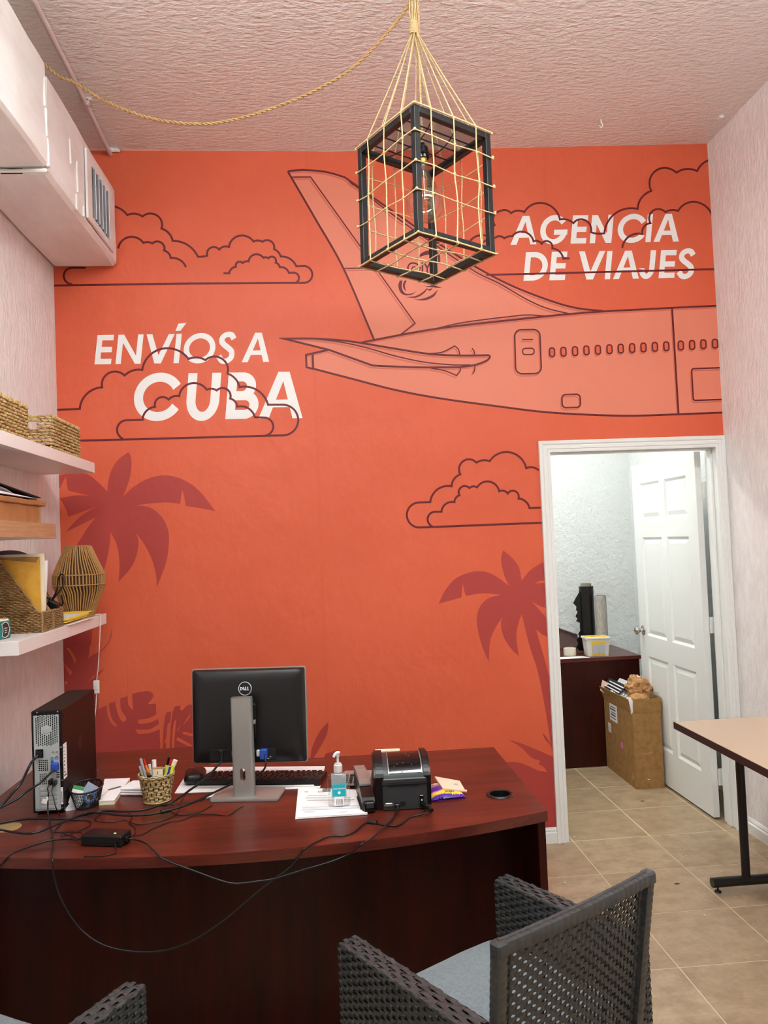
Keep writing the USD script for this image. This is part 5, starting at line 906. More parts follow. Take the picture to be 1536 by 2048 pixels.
for k, pts in enumerate(([(-1.105, 3.285, SZ+.10), (-1.082, 3.28, SZ+.125), (-1.052, 3.285, SZ+.165), (-1.052, 3.30, SZ+.205), (-1.066, 3.31, SZ+.212), (-1.078, 3.31, SZ+.190), (-1.084, 3.31, SZ+.150), (-1.11, 3.31, SZ+.10)], [(-1.10, 3.29, SZ+.11), (-1.12, 3.27, SZ+.135), (-1.135, 3.26, SZ+.17), (-1.15, 3.27, SZ+.20)], [(-1.09, 3.30, SZ+.105), (-1.074, 3.31, SZ+.088), (-1.058, 3.30, SZ+.095), (-1.06, 3.29, SZ+.13)])): obj('cable', tube(cr(pts, 8), .0032, 7), 'cable', t, world=True, smooth=True)
t = thing('padded_envelope', 'yellow padded envelopes stacked flat at the foot of the cord lamp', 'envelope', (-1.15, 3.55, SZ))
for k, (m, x1, y0, y1) in enumerate((('paper', -1.052, 3.362, 3.69), ('mailer_yellow', -1.068, 3.365, 3.66), ('mailer_yellow', -1.060, 3.362, 3.655))):
    z = SZ+.0008+k*.0095; q = bumpy(bx(-1.24, x1, y0, y1, z, z+(.002 if k == 0 else .0075), .001), .0012, 25, k); obj(('sheet' if k == 0 else 'envelope'), q, m, t, world=True, smooth=40)
obj('address_label', bx(-1.235, -1.072, 3.372, 3.61, SZ+.0275, SZ+.0285), 'paper_grey', t, world=True); fv = np.array([(-1.066, 3.615, SZ+.028), (-1.21, 3.625, SZ+.028), (-1.19, 3.690, SZ+.034), (-1.048, 3.705, SZ+.033)]); obj('flap', plate4(list(fv), .001), 'mailer_yellow', t, world=True)
t = thing('paper_box', 'dark teal box with an ornate grey badge at the near end of the lowest shelf', 'box', (-1.222, 2.95, SZ), rz=math.radians(-14)); obj('box_body', rbox(-.075, .072, -.035, .05, 0, .064, .006), 'teal', t, smooth=40); obj('lid', rbox(-.071, .068, -.031, .046, .058, .070, .005), 'cream', t, smooth=40)
_bp = Polygon([(-.004, .010), (.014, .004), (.030, .010), (.040, .032), (.030, .054), (.014, .060), (-.004, .052), (.003, .032)]); _tx = lambda m, x: (lambda q: (np.stack([x+q[0][:, 2], q[0][:, 0], q[0][:, 1]], 1), q[1]))(arr(m))
bdg = obj('badge', _tx(ext(_bp, .001), .0715), 'charcoal', t, label='grey ornate badge'); obj('badge_line', _tx(ext(_bp.exterior.buffer(.0011), .0006), .0725), 'masking', bdg); obj('badge_print', _tx(ext(unary_union([sbox(.010, .036, .026, .039), sbox(.012, .028, .024, .031), sbox(.012, .021, .022, .023)]), .0005), .0725), 'paper_grey', bdg)

# ---- cord lamp
LX, LY = -1.140, 3.790
t = thing('cord_lamp', 'brown cord-wrapped table lamp on the lowest shelf in front of the orange wall', 'lamp', (LX, LY, SZ)); prof = [(.060, .004), (.113, .150), (.113, .196), (.056, .328)]
n = 50; ms = []
for k in range(n):
    a = 2*np.pi*k/n+random.uniform(-.018, .018); P = []
    for (r0, z0), (r1, z1), tw_ in zip(prof, prof[1:], (.10, .0, -.12)):
        for q in np.linspace(0, 1, 5)[: 4 if z1 < .32 else 5]: P.append(((r0+(r1-r0)*q)*math.cos(a+tw_*q*random.uniform(.6, 1.2)), (r0+(r1-r0)*q)*math.sin(a+tw_*q), z0+(z1-z0)*q))
    ms.append(tube(np.array(P), .0036, 5))
obj('cord_wrap', join(*ms), 'jute_dark', t, smooth=True, kind='stuff')
aa = np.linspace(0, 2*np.pi, 48, endpoint=False)
for r, z in prof: obj('ring', tube(np.stack([(r+.0015)*np.cos(aa), (r+.0015)*np.sin(aa), z+0*aa], 1), .0030, 6, closed=True), 'jute_dark', t, smooth=True)
obj('shade_lining', lathe([(r-.010, z) for r, z in prof], 30, False), 'lamp_core', t, smooth=30); obj('lamp_holder', lathe([(.001, .0), (.05, .0), (.05, .006), (.02, .01), (.018, .05), (.03, .07), (.034, .10), (.02, .14), (.001, .145)], 20), 'white_plastic', t, smooth=40)
P = cr([(LX+.055, LY+.02, SZ+.005), (-1.07, 3.80, SZ+.005), (-1.054, 3.81, SZ+.004), (-1.056, 3.815, SZ-.03), (-1.065, 3.83, SZ-.12), (-1.083, 3.86, SZ-.24), (-1.098, 3.88, SZ-.312)], 6); obj('lamp_cord', tube(P, .0026, 6), 'cable_white', t, world=True, smooth=True)
obj('cord_switch', rbox(-1.113, -1.085, 3.87, 3.888, SZ-.372, SZ-.310, .005), 'cable_white', t, world=True, smooth=40, label='white inline switch on the lamp cord'); obj('switch_button', bx(-1.106, -1.093, 3.866, 3.871, SZ-.350, SZ-.330, .001), 'paper_grey', t, world=True); obj('lamp_cord', tube(cr([(-1.099, 3.88, SZ-.372), (-1.11, 3.88, SZ-.48), (-1.13, 3.89, SZ-.56)], 5), .0026, 6), 'cable_white', t, world=True, smooth=True)

# ================================================================ PENDANT LAMP: a steel frame in a rope net
LA, LB_, LH = .1761, .1743, .2265; LC = np.array([.4198, 2.85, 2.8448]); LYAW, LTX, LTY = .544, -.0384, .0133
def lm(p):
    p = np.asarray(p, float); c, s = math.cos(LYAW), math.sin(LYAW); x, y, z = p[..., 0], p[..., 1], p[..., 2]; x, y = c*x-s*y, s*x+c*y
    x, z = math.cos(LTY)*x+math.sin(LTY)*z, -math.sin(LTY)*x+math.cos(LTY)*z; y, z = math.cos(LTX)*y-math.sin(LTX)*z, math.sin(LTX)*y+math.cos(LTX)*z
    return np.stack([x, y, z], -1)+LC
def lmm(m): v, f = arr(m); return lm(v), f
pl = thing('pendant_lamp', 'black square pendant lamp frame wrapped in rope netting with a large clear bulb', 'lamp', tuple(LC-[0, 0, LH]))
w = .0115; A_, B_ = LA-w, LB_-w
for sx in (-1, 1):
    for sy in (-1, 1): obj('post', lmm(bx(sx*A_-w, sx*A_+w, sy*B_-w, sy*B_+w, -LH, LH, .0012)), 'black_metal', pl, world=True)
for z in (-LH+w, LH-w):
    for s in (-1, 1):
        obj('rail', lmm(bx(-A_+w, A_-w, s*B_-w, s*B_+w, z-w, z+w, .0012)), 'black_metal', pl, world=True); obj('rail', lmm(bx(s*A_-w, s*A_+w, -B_+w, B_-w, z-w, z+w, .0012)), 'black_metal', pl, world=True)
ms = [cyl((-A_, y, LH-.012), (A_, y, LH-.012), .00055, 4) for y in np.linspace(-B_, B_, 74)]+[cyl((x, -B_, LH-.0125), (x, B_, LH-.0125), .00055, 4) for x in np.linspace(-A_, A_, 74)]
obj('wire_mesh', lmm(join(*ms)), 'black_metal', pl, world=True, kind='stuff', label='fine black wire mesh top')
for k, y in enumerate(np.linspace(-B_, B_, 6)): obj('mesh_bar', lmm(cyl((-A_, y, LH-.016), (A_, y, LH-.016), .0028, 6)), 'black_metal', pl, world=True)
for x in np.linspace(-A_, A_, 4)[1:3]: obj('mesh_bar', lmm(tube(cr([(x-.03, -B_, LH-.018), (x, -B_*.5, LH-.022), (x+.02, 0, LH-.017), (x, B_*.5, LH-.022), (x-.02, B_, LH-.018)], 5), .0022, 5)), 'black_metal', pl, world=True)
rr = .0025; g = .004                                                 # net
def wob(P, s): P = np.array(P, float); P[1:-1] += (np.array([[math.sin(s*12.9+k*7.1), math.sin(s*4.7+k*3.3), math.sin(s*8.1+k*5.7)] for k in range(len(P)-2)]))*np.array([.006, .006, .006]); return P
US = (-.60, -.02, .58); ZS = (LH*.58, LH*.10, -LH*.34)
faces_ = [(np.array([1, 0, 0.]), np.array([0, -(LB_+g), 0]), A_), (np.array([0, 1., 0]), np.array([-(LA+g), 0, 0]), B_), (np.array([1, 0, 0.]), np.array([0, LB_+g, 0]), A_), (np.array([0, 1., 0]), np.array([LA+g, 0, 0]), B_)]
knots = []
for fi, (d, o, hw) in enumerate(faces_):
    for ui, u in enumerate(US):
        base = o+d*u*(hw+w); off = [.005*math.sin(fi*5+ui*3+k*2.1) for k in range(5)]
        P = [base+[0, 0, LH]]+[base+d*off[k]+[0, 0, z] for k, z in enumerate(ZS)]+[base+d*off[4]+[0, 0, -LH]]
        obj('net_strand', tube(lm(cr(P, 5)), rr, 6), 'jute', pl, world=True, smooth=True); knots += [lm(q) for q in P]
    for zi, z in enumerate(ZS):
        P = [o-d*(hw+w+g)+[0, 0, z+.002*fi]]+[o+d*(u*(hw+w)+.005*math.sin(fi*5+ui*3+zi*2.1))+[0, 0, z+(.005*math.sin(fi*2+ui*4+zi))] for ui, u in enumerate(US)]+[o+d*(hw+w+g)+[0, 0, z+.002*fi]]
        obj('net_strand', tube(lm(np.array(P)), rr, 6), 'jute', pl, world=True, smooth=True); knots.append(lm(P[0])); knots.append(lm(P[-1]))
    for z in (LH+g*.6, -LH-g*.2): obj('edge_rope', tube(lm(np.array([o-d*(hw+w+g)+[0, 0, z], o+[0, 0, z+.002], o+d*(hw+w+g)+[0, 0, z]])), .0034, 6), 'jute', pl, world=True, smooth=True)
for k in range(3):                                                   # net across the open bottom
    u = US[k]
    obj('net_strand', tube(lm(cr([(-LA-g, u*LB_, -LH+.006), (-LA, u*LB_, -LH-g), (-.05, u*LB_+.008, -LH-.003), (.06, u*LB_-.008, -LH-.003), (LA, u*LB_, -LH-g), (LA+g, u*LB_, -LH+.006)], 4)), rr, 6), 'jute', pl, world=True, smooth=True)
    obj('net_strand', tube(lm(cr([(u*LA, -LB_-g, -LH+.006), (u*LA, -LB_, -LH-g), (u*LA-.006, -.05, -LH-.006), (u*LA+.006, .06, -LH-.006), (u*LA, LB_, -LH-g), (u*LA, LB_+g, -LH+.006)], 4)), rr, 6), 'jute', pl, world=True, smooth=True)
    knots += [lm(np.array((u*LA, v*LB_, -LH-.005))) for v in US]
for sx in (-1, 1):
    for sy in (-1, 1): knots += [lm(np.array((sx*(LA+g), sy*(LB_+g), s*LH))) for s in (-1, 1)]
obj('knots', join(*[move(trimesh.creation.icosphere(1, 1.), q, sc=(.0052, .0052, .0046)) for q in knots]), 'jute', pl, world=True, smooth=True, kind='stuff')
apex = on_y(828, 57, 2.85); hook = np.array([LC[0]-.008, 2.85, float(ceil_z(LC[0]))])
for fi, (d, o, hw) in enumerate(faces_):
    for ui, u in enumerate(US):
        p = lm(o+d*u*(hw+w)+[0, 0, LH+g]); q = apex+np.array([.007*math.sin(fi*3+ui), .007*math.cos(fi*3+ui*2), -.012]); obj('hanging_cord', tube(np.array([p, p*.5+q*.5+[0, 0, -.004], q, q+[0, 0, .02]]), .0024, 6), 'jute', pl, world=True, smooth=True)
for k in range(8):
    a = k*math.pi/4; b_ = apex+[.007*math.cos(a), .007*math.sin(a), -.02]; obj('hanging_cord', tube(cr([b_, apex+[.0085*math.cos(a), .0085*math.sin(a), .02], apex+[.015*math.cos(a+.4), .015*math.sin(a+.4), .07], hook+[.012*math.cos(a), .012*math.sin(a), -.03], hook+[.004*math.cos(a), .004*math.sin(a), -.004]], 5), .003, 6), 'jute', pl, world=True, smooth=True)
q = np.linspace(0, 1, 120); obj('knot_wrap', tube(apex+np.stack([.0135*np.cos(q*2*np.pi*6), .0135*np.sin(q*2*np.pi*6), .024-.045*q], 1), .0042, 6), 'jute', pl, world=True, smooth=True, label='rope whipping round the gathered cords'); obj('knot_core', cyl(apex+[0, 0, -.022], apex+[0, 0, .026], .0125, 12), 'jute', pl, world=True)
bc = lm(np.array((.0, .0, 0))); top_c = apex+[.012, 0, 0]
sk_t = on_y(845, 282, 2.85); sk_b = on_y(846, 318, 2.85); ax_ = np.array([sk_b[0]-.0, 2.85, 0])
sx_, sz_ = sk_b[0], sk_b[2]
obj('flex', rope(cr([hook+[.014, 0, -.01], apex+[.020, .004, .02], apex+[.016, .004, -.06], (sx_+.002, 2.85, sz_+.30), (sx_, 2.85, sz_+.05)], 8), .0042, 40, 2), 'jute', pl, world=True, smooth=True)
obj('socket', move(lathe([(.004, .062), (.008, .060), (.012, .050), (.020, .042), (.0215, .022), (.026, .020), (.027, .014), (.0225, .011), (.0215, .001), (.001, .001)], 26), (sx_, 2.85, sz_)), 'black_gloss', pl, world=True, smooth=35); obj('brass_ring', move(lathe([(.001, .001), (.0145, .001), (.0150, -.002), (.0150, -.014), (.0135, -.016), (.001, -.016)], 24), (sx_, 2.85, sz_)), 'brass', pl, world=True, smooth=35)
GB = [(.012, -.012), (.0135, -.022), (.0155, -.035), (.021, -.055), (.032, -.078), (.048, -.103), (.062, -.130), (.0690, -.160), (.067, -.188), (.056, -.212), (.040, -.227), (.021, -.235), (.001, -.238)]
bb = obj('bulb', move(lathe(cr(GB, 4), 36, False), (sx_, 2.85, sz_)), 'bulb_glass', pl, world=True, smooth=True, label='large clear pear-shaped bulb')
obj('glass_stem', move(lathe([(.011, -.016), (.007, -.03), (.0035, -.05), (.003, -.15), (.001, -.155)], 14), (sx_, 2.85, sz_)), 'bulb_glass', bb, world=True, smooth=True)
q = np.linspace(0, 1, 150); obj('filament', tube(np.stack([sx_+(.012+.014*q)*np.cos(q*2*np.pi*5), 2.85+(.012+.014*q)*np.sin(q*2*np.pi*5), sz_-.075-.10*q], 1), .0007, 5), 'brass', bb, world=True, smooth=True); obj('filament_wire', join(cyl((sx_+.004, 2.85, sz_-.05), (sx_+.012, 2.85, sz_-.075), .0006, 5), cyl((sx_, 2.85, sz_-.15), (sx_+.024, 2.85, sz_-.175), .0006, 5)), 'brass', bb, world=True)
# the jute cable that swags from the lamp's hook to the ceiling over the duct
e = np.array([-1.16, 3.10, 3.665]); ex_ = lambda px, py, f_: on_y(px, py, 2.85+(e[1]-2.85)*f_)
t = thing('jute_cable', 'twisted jute cable swagging from the pendant lamp to the ceiling above the duct', 'cable', (.4, 2.85, 3.6))
P = [hook+[-.004, 0, -.006], ex_(812, 18, .02), ex_(760, 82, .08), ex_(700, 140, .17), ex_(620, 186, .28), ex_(540, 218, .38), ex_(460, 241, .48), ex_(390, 248, .57), ex_(300, 236, .68), ex_(215, 204, .79), ex_(150, 165, .87), ex_(105, 143, .94), e]
obj('twisted_lead', rope(cr(P, 14), .0066, 24, 2, 6), 'jute_cord', t, world=True, smooth=True)

# ================================================================ RIGHT: WORK TABLE
t = thing('work_table', 'beige laminate work table with a dark edge and black steel legs by the right wall', 'table', (1.85, 2.9, 0))
obj('table_top', bx(1.531, RIGHT_X-.012, 2.30, 3.466, .712, .740, .0015), 'laminate', t, world=True)
obj('edge_band', join(bx(1.5285, 1.531, 2.2975, 3.4685, .709, .7395, .0008), bx(1.531, RIGHT_X-.012, 3.466, 3.4685, .709, .7395, .0008), bx(1.531, RIGHT_X-.012, 2.2975, 2.30, .709, .7395, .0008)), 'table_edge', t, world=True)
for y in (3.42, 2.36):
    lg_ = obj('leg', join(cyl((1.80, y, .045), (1.80, y, .705), .0185, 16)), 'black_metal', t, world=True, smooth=40); obj('leg', cyl((1.955, y, .045), (1.955, y, .712), .0185, 16), 'black_metal', t, world=True, smooth=40)
    obj('collar', cyl((1.80, y, .672), (1.80, y, .690), .0215, 16), 'film_clear', t, world=True, smooth=40, label='clear plastic collar at the top of the leg'); obj('foot_bar', cyl((1.643, y, .042), (2.12, y, .042), .021, 18), 'black_metal', t, world=True, smooth=40); obj('top_bracket', bx(1.76, 2.0, y-.02, y+.02, .704, .712), 'black_metal', t, world=True)
    for x in (1.668, 2.09): obj('glide', move(lathe([(.001, 0), (.014, 0), (.015, .003), (.012, .008), (.004, .010), (.004, .024), (.001, .024)], 16), (x, y, 0)), 'black_plastic', t, world=True, smooth=40)

# ================================================================ STORAGE ROOM
CZ, CY = .743, 5.352
t = thing('storage_cabinet', 'dark cherry cabinet desk in the storage room behind the doorway', 'cabinet', (1.5, 5.6, 0))
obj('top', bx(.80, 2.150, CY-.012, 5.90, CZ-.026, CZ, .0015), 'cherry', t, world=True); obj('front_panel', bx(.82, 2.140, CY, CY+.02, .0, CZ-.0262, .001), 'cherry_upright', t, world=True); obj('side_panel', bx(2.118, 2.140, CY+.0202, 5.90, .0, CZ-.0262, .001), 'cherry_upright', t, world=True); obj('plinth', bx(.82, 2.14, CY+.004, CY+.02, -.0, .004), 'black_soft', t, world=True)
t = thing('desk_riser', 'dull brown raised desk panel at the left end of the storage cabinet', 'panel', (1.55, 5.87, CZ)); obj('panel', ext_y(Polygon([(1.0, CZ+.0005), (1.90, CZ+.0005), (1.875, CZ+.09), (1.70, CZ+.158), (1.0, CZ+.158)]), 5.865, 5.885), 'hutch', t, world=True); obj('top_rail', ext_y(Polygon([(1.0, CZ+.158), (1.70, CZ+.158), (1.875, CZ+.09), (1.88, CZ+.096), (1.702, CZ+.166), (1.0, CZ+.166)]), 5.85, 5.89), 'hutch', t, world=True)
t = thing('stretch_film_roll', 'tall roll of black stretch film with a torn edge on the storage cabinet', 'roll', (1.893, 5.66, CZ+.0005)); obj('film', lathe([(.025, .004), (.052, .004), (.0525, .25), (.052, .468), (.025, .468)], 26), 'film_black', t, smooth=30); obj('core', lathe([(.032, .0), (.038, .0), (.038, .488), (.032, .488), (.032, .0)], 22, False), 'core_grey', t, smooth=30, label='grey cardboard core')
T_ = [(-.045, .462), (-.055, .43), (-.085, .385), (-.105, .350), (-.082, .325), (-.085, .300), (-.075, .285), (-.092, .255), (-.078, .235), (-.090, .220), (-.062, .205), (-.064, .18), (-.062, .15), (-.078, .128), (-.070, .11), (-.092, .085), (-.082, .06), (-.095, .03), (-.075, .004), (-.03, .004), (-.03, .462)]
obj('torn_flap', ext_y(Polygon(T_).buffer(0), -.012, -.010), 'film_black', t)
t = thing('stretch_film_roll', 'shorter roll of clear greyish film in front of the black film roll', 'roll', (1.962, 5.565, CZ+.0005)); obj('film', lathe([(.025, .004), (.041, .004), (.042, .20), (.041, .402), (.025, .402)], 24), 'film_clear', t, smooth=30); obj('core', lathe([(.026, 0), (.032, 0), (.032, .406), (.026, .406), (.026, 0)], 20, False), 'core_grey', t, smooth=30)
t = thing('plastic_tub', 'pale plastic tub with a yellow lid label on the storage cabinet', 'tub', (1.868, 5.435, CZ+.0005), rz=math.radians(-4))
def taper(x, y, x2, y2, z0, z1): return frustum(-x, x, -y, y, z0, z1, 0) if False else trimesh.convex.convex_hull(np.array([(sx*x, sy*y, z0) for sx in (-1, 1) for sy in (-1, 1)]+[(sx*x2, sy*y2, z1) for sx in (-1, 1) for sy in (-1, 1)]))
obj('tub_body', taper(.070, .052, .080, .060, 0, .118), 'tub', t); obj('lid', join(rbox(-.088, .088, -.066, .066, .116, .132, .005)), 'tub', t, smooth=40); obj('lid_label', bx(-.072, .072, -.052, .052, .132, .1335, .0005), 'tub_label', t, label='yellow lid label'); obj('lid_print', move(meshkit.text_mesh('SALSA', .02, .0004), (-.04, -.01, .1336)) if False else bx(-.035, .035, -.012, .012, .1336, .1342), 'kraft', t)
fl_ = obj('front_label', plate4([np.array(p) for p in ((-.042, -.0545, .006), (.046, -.0545, .006), (.050, -.0608, .104), (-.046, -.0608, .104))], .0008), 'tub_label', t, label='yellow and white front label')
for xa, xb in ((-.040, .0), (.004, .046)):
    obj('label_panel', plate4([np.array(p) for p in ((xa, -.0562, .016), (xb, -.0562, .016), (xb+.002, -.0614, .082), (xa-.001, -.0614, .082))], .0006), 'tub_print', fl_)
t = thing('tape_roll', 'wide roll of pale packing tape on the storage cabinet', 'tape', (1.700, 5.50, CZ+.0005)); obj('tape', lathe([(.026, 0), (.043, 0), (.044, .025), (.043, .050), (.026, .050), (.026, 0)], 26, False), 'masking', t, smooth=30)
t = thing('paper_sheet', 'white sheet at the front edge of the storage cabinet', 'paper', (1.69, 5.40, CZ+.0005)); obj('sheet', move(ext(Polygon([(1.45, 5.345), (1.795, 5.345), (1.762, 5.425), (1.46, 5.43)]), .0012), (0, 0, CZ+.0005)), 'paper', t, world=True)
# carton full of waste paper: local x to the right, y back
ct = thing('waste_carton', 'tall open cardboard carton of waste paper beside the open door', 'box', (1.86, 5.09, 0)); X0, X1, Y0, Y1, HZ = 1.872, 2.055, 4.838, 5.340, .468
obj('side', bx(X0, X0+.004, Y0, Y1, 0.001, HZ), 'cardboard', ct, world=True); obj('side', bx(X1-.004, X1, Y0, Y1, 0.001, HZ), 'cardboard', ct, world=True); obj('end', bx(X0+.004, X1-.004, Y0, Y0+.004, 0.001, HZ), 'cardboard', ct, world=True); obj('end', bx(X0+.004, X1-.004, Y1-.004, Y1, 0.001, HZ), 'cardboard', ct, world=True); obj('bottom', bx(X0+.004, X1-.004, Y0+.004, Y1-.004, 0.001, .006), 'cardboard', ct, world=True)
obj('flap', plate4([np.array(p) for p in ((X0, Y1, HZ), (X0, Y0+.012, HZ), (X0-.012, Y0+.022, HZ+.082), (X0-.022, Y1+.01, HZ+.080))], .003), 'cardboard', ct, world=True); obj('flap', plate4([np.array(p) for p in ((X0+.004, Y0, HZ), (X1, Y0, HZ), (X1+.004, Y0-.008, HZ+.086), (X0+.006, Y0-.006, HZ+.084))], .003), 'cardboard', ct, world=True); obj('flap', plate4([np.array(p) for p in ((X1, Y0, HZ), (X1, Y1, HZ), (X1+.01, Y1, HZ+.085), (X1+.01, Y0+.02, HZ+.085))], .003), 'cardboard', ct, world=True)
obj('crease', join(bx(X0-.0006, X0, Y0, Y1, HZ-.003, HZ-.001), bx(X0, X1, Y0-.0006, Y0, HZ-.003, HZ-.001)), 'kraft', ct, world=True)
def on_side(y0, y1, z0, z1, m, nm): return obj(nm, bx(X0-.0010, X0-.0003, y0, y1, z0, z1), m, ct, world=True)
s1 = on_side(5.10, 5.235, .345, .455, 'paper', 'shipping_label'); s2 = on_side(5.225, 5.275, .255, .315, 'paper', 'shipping_label'); on_side(5.02, 5.05, .20, .24, 'bag_pink', 'pink_sticker')
for k in range(5): obj('print', bx(X0-.0016, X0-.0010, 5.125, 5.225-.01*(k % 3), .362+k*.018, .368+k*.018+.004*(k % 2)), 'ink', s1, world=True)
for k in range(3): obj('print', bx(X0-.0016, X0-.0010, 5.232, 5.268, .265+k*.015, .270+k*.015), 'ink_light', s2, world=True)
for k in range(3): obj('printed_line', bx(X0-.0008, X0-.0003, 4.99, 5.30, .055+k*.012, .057+k*.012), 'kraft', ct, world=True)
obj('printed_symbol', bx(X0-.0008, X0-.0003, 4.86, 4.89, .05, .09), 'kraft', ct, world=True); obj('handle_cut', bx(1.918, 1.995, Y0-.0008, Y0-.0002, .215, .219), 'kraft', ct, world=True); obj('tape_fleck', bx(1.948, 1.964, Y0-.001, Y0-.0002, .054, .058), 'paper', ct, world=True)
def crumple(c, r, seed, sc=(1, 1, 1), sub=3):
    s = trimesh.creation.icosphere(sub, 1.); v = np.asarray(s.vertices); d = meshkit.noise(v*2.2+seed*7.3, seed)+.5*meshkit.noise(v*5+seed, seed+3); d2 = np.abs(meshkit.noise(v*3.3+seed*3, seed+9)-.5)
    return v*(.72+.32*d-.5*d2)[:, None]*r*np.asarray(sc)+np.asarray(c), np.asarray(s.faces)
obj('kraft_bag', crumple((1.995, 5.03, .585), .090, 3, (1, 1, 1.0)), 'kraft', cat='paper', label='crumpled brown paper bag on top of the waste carton') ; obj('kraft_bag', crumple((1.962, 4.945, .512), .078, 6, (1.1, 1, .7)), 'kraft', cat='paper', label='second crumpled brown paper lower in the waste carton, at its front'); obj('tissue_paper', crumple((2.005, 5.045, .612), .048, 8), 'paper', cat='paper', label='white tissue tucked into the crumpled brown paper bag'); obj('tissue_paper', crumple((1.915, 5.16, .515), .080, 12, (.7, 1.3, .5)), 'paper', cat='paper', label='white crumpled plastic and paper filling the waste carton')
obj('plastic_cup', move(lathe([(.026, 0), (.034, .07), (.036, .07), (.028, -.002)], 20, False), (2.03, 4.90, .505), rx=.3, ry=.25), 'clear_film', cat='cup', label='clear plastic cup at the front of the waste carton', smooth=30)
def leafpaper(pts, m, lab): t = thing('waste_paper', lab, 'paper', tuple(np.mean(pts, 0))); obj('sheet', plate4([np.array(p) for p in pts], .002), m, t, world=True); return t
t = leafpaper([(1.868, 5.32, .545), (1.882, 5.08, .535), (1.95, 5.10, .585), (1.92, 5.34, .600)], 'charcoal', 'dark printed leaflet with white stripes sticking out of the waste carton')
for k in range(3): a, b = np.array((1.875+k*.016, 5.31, .551+k*.014)), np.array((1.889+k*.016, 5.09, .541+k*.014)); obj('stripe', plate4([a+[-.002, 0, .003], b+[-.002, 0, .003], b+[.004, 0, .008], a+[.004, 0, .008]], .001), 'paper', t, world=True)
leafpaper([(1.848, 5.335, .52), (1.868, 5.26, .50), (1.905, 5.27, .565), (1.872, 5.345, .588)], 'pad_peach', 'pale pink card at the far corner of the waste carton'); leafpaper([(1.862, 4.90, .555), (1.868, 4.846, .46), (1.900, 4.85, .455), (1.905, 4.92, .545)], 'paper', 'white scrap hanging through the split corner of the waste carton'); leafpaper([(1.93, 5.26, .57), (1.95, 5.12, .575), (1.99, 5.14, .60), (1.97, 5.28, .605)], 'paper_grey', 'grey striped sheet behind the dark leaflet in the waste carton')
# crumbs on the tiles
for k, (px, py) in enumerate(((1361, 1700), (1373, 1711), (1443, 1743), (1149, 1674), (1493, 1692), (1130, 1765), (1409, 1831))):
    p = on_z(px, py, .003); obj('crumb', crumple(p, .0045, k+20, (1, 1, .7), 1), 'caulk', cat='crumb', label=('tiny white crumb on the tiles halfway to the storage room doorway', 'tiny white crumb on the tiles just in front of the doorway crumb', 'tiny white crumb on the tiles left of the work table foot', 'tiny white crumb on the tiles beside the left foot of the door casing', 'tiny white crumb on the tiles behind the work table leg', 'tiny white crumb on the tiles beside the desk corner', 'tiny white crumb on the tiles nearest the woven armchair')[k], group='white crumbs on the tiled floor')
for k, (px, py) in enumerate(((1285, 1602), (1354, 1767))): p = on_z(px, py, .002); obj('floor_stain', crumple(p, .011, k+40, (1.2, .7, .15), 2), 'lamp_core', cat='debris', label=('small dark flake on the tiles just inside the storage room', 'small dark flake on the tiles between the chair and the work table')[k])

# ================================================================ WOVEN ARMCHAIRS
def ribbon_weave(w, h, pu, pv, sw, ww, amp, z0=0., phase=0, seed=0):
    """Flat woven strands in the local xy plane: rows along x over and under uprights. Each strand is an arched ribbon."""
    rs = np.random.default_rng(seed); out = []
    def ribbons(n, L, pitch, along, width, ph, k):
        m = max(int(L/k*4), 4); s = np.linspace(0, L, m); c = np.array([-.5, -.22, .22, .5]); arch = np.array([-.35, .0, .0, -.35])*amp
        for i in range(n):
            q = (i+.5)*pitch+rs.uniform(-.05, .05)*pitch; zz = z0+amp*np.cos(np.pi*(s/k+i+ph)); qq = q+rs.uniform(-.03, .03)*pitch*np.cos(s*7+i)
            A = np.stack([np.repeat(s[:, None], 4, 1), qq[:, None]+c*width, zz[:, None]+arch], -1)
            if along == 'y': A = A[..., [1, 0, 2]]
            V = A.reshape(-1, 3); a, b = np.meshgrid(np.arange(m-1), np.arange(3), indexing='ij'); a, b = a.ravel(), b.ravel(); p = a*4+b
            Fc = np.vstack([np.stack([p, p+4, p+5], 1), np.stack([p, p+5, p+1], 1)]); out.append((V, Fc if along == 'x' else Fc[:, ::-1]))
    ribbons(max(int(h/pv), 1), w, h/max(int(h/pv), 1), 'x', sw, phase, pu); ribbons(max(int(w/pu), 1), h, w/max(int(w/pu), 1), 'y', ww, phase+1, pv*1.0)
    return join(*out)
def wrapped(P, r, pitch=.0095, n=12, sq=False):
    """A rail wrapped in flat strand: ridge after ridge along it."""
    P = np.asarray(P, float); L = np.r_[0, np.cumsum(np.linalg.norm(np.diff(P, axis=0), axis=1))]; k = max(int(L[-1]/pitch), 2); out = []
    for i in range(k):
        s = np.linspace(i, i+1.0, 4)/k*L[-1]; Q = np.stack([np.interp(s, L, P[:, j]) for j in range(3)], 1); V, Fc = tube(Q, 1., n, False); C = np.repeat(Q, n, 0); dv = V-C; T_, N_, B_2 = frames(Q); a = np.linspace(0, 2*np.pi, n, endpoint=False); k_ = (1/(np.abs(np.cos(a))**6+np.abs(np.sin(a))**6)**(1/6)) if sq else np.ones(n); V = C+dv*np.tile(k_, 4)[:, None]*np.repeat(r*np.array([.94, 1.0, 1.0, .94])*(1+.012*math.sin(i*12.9)), n)[:, None]; out.append((V, Fc))
    return join(*out)
def panel_at(m, o, ax, ay): ax, ay = np.asarray(ax, float), np.asarray(ay, float); return fit(m, o, ax, ay, np.cross(ax, ay))
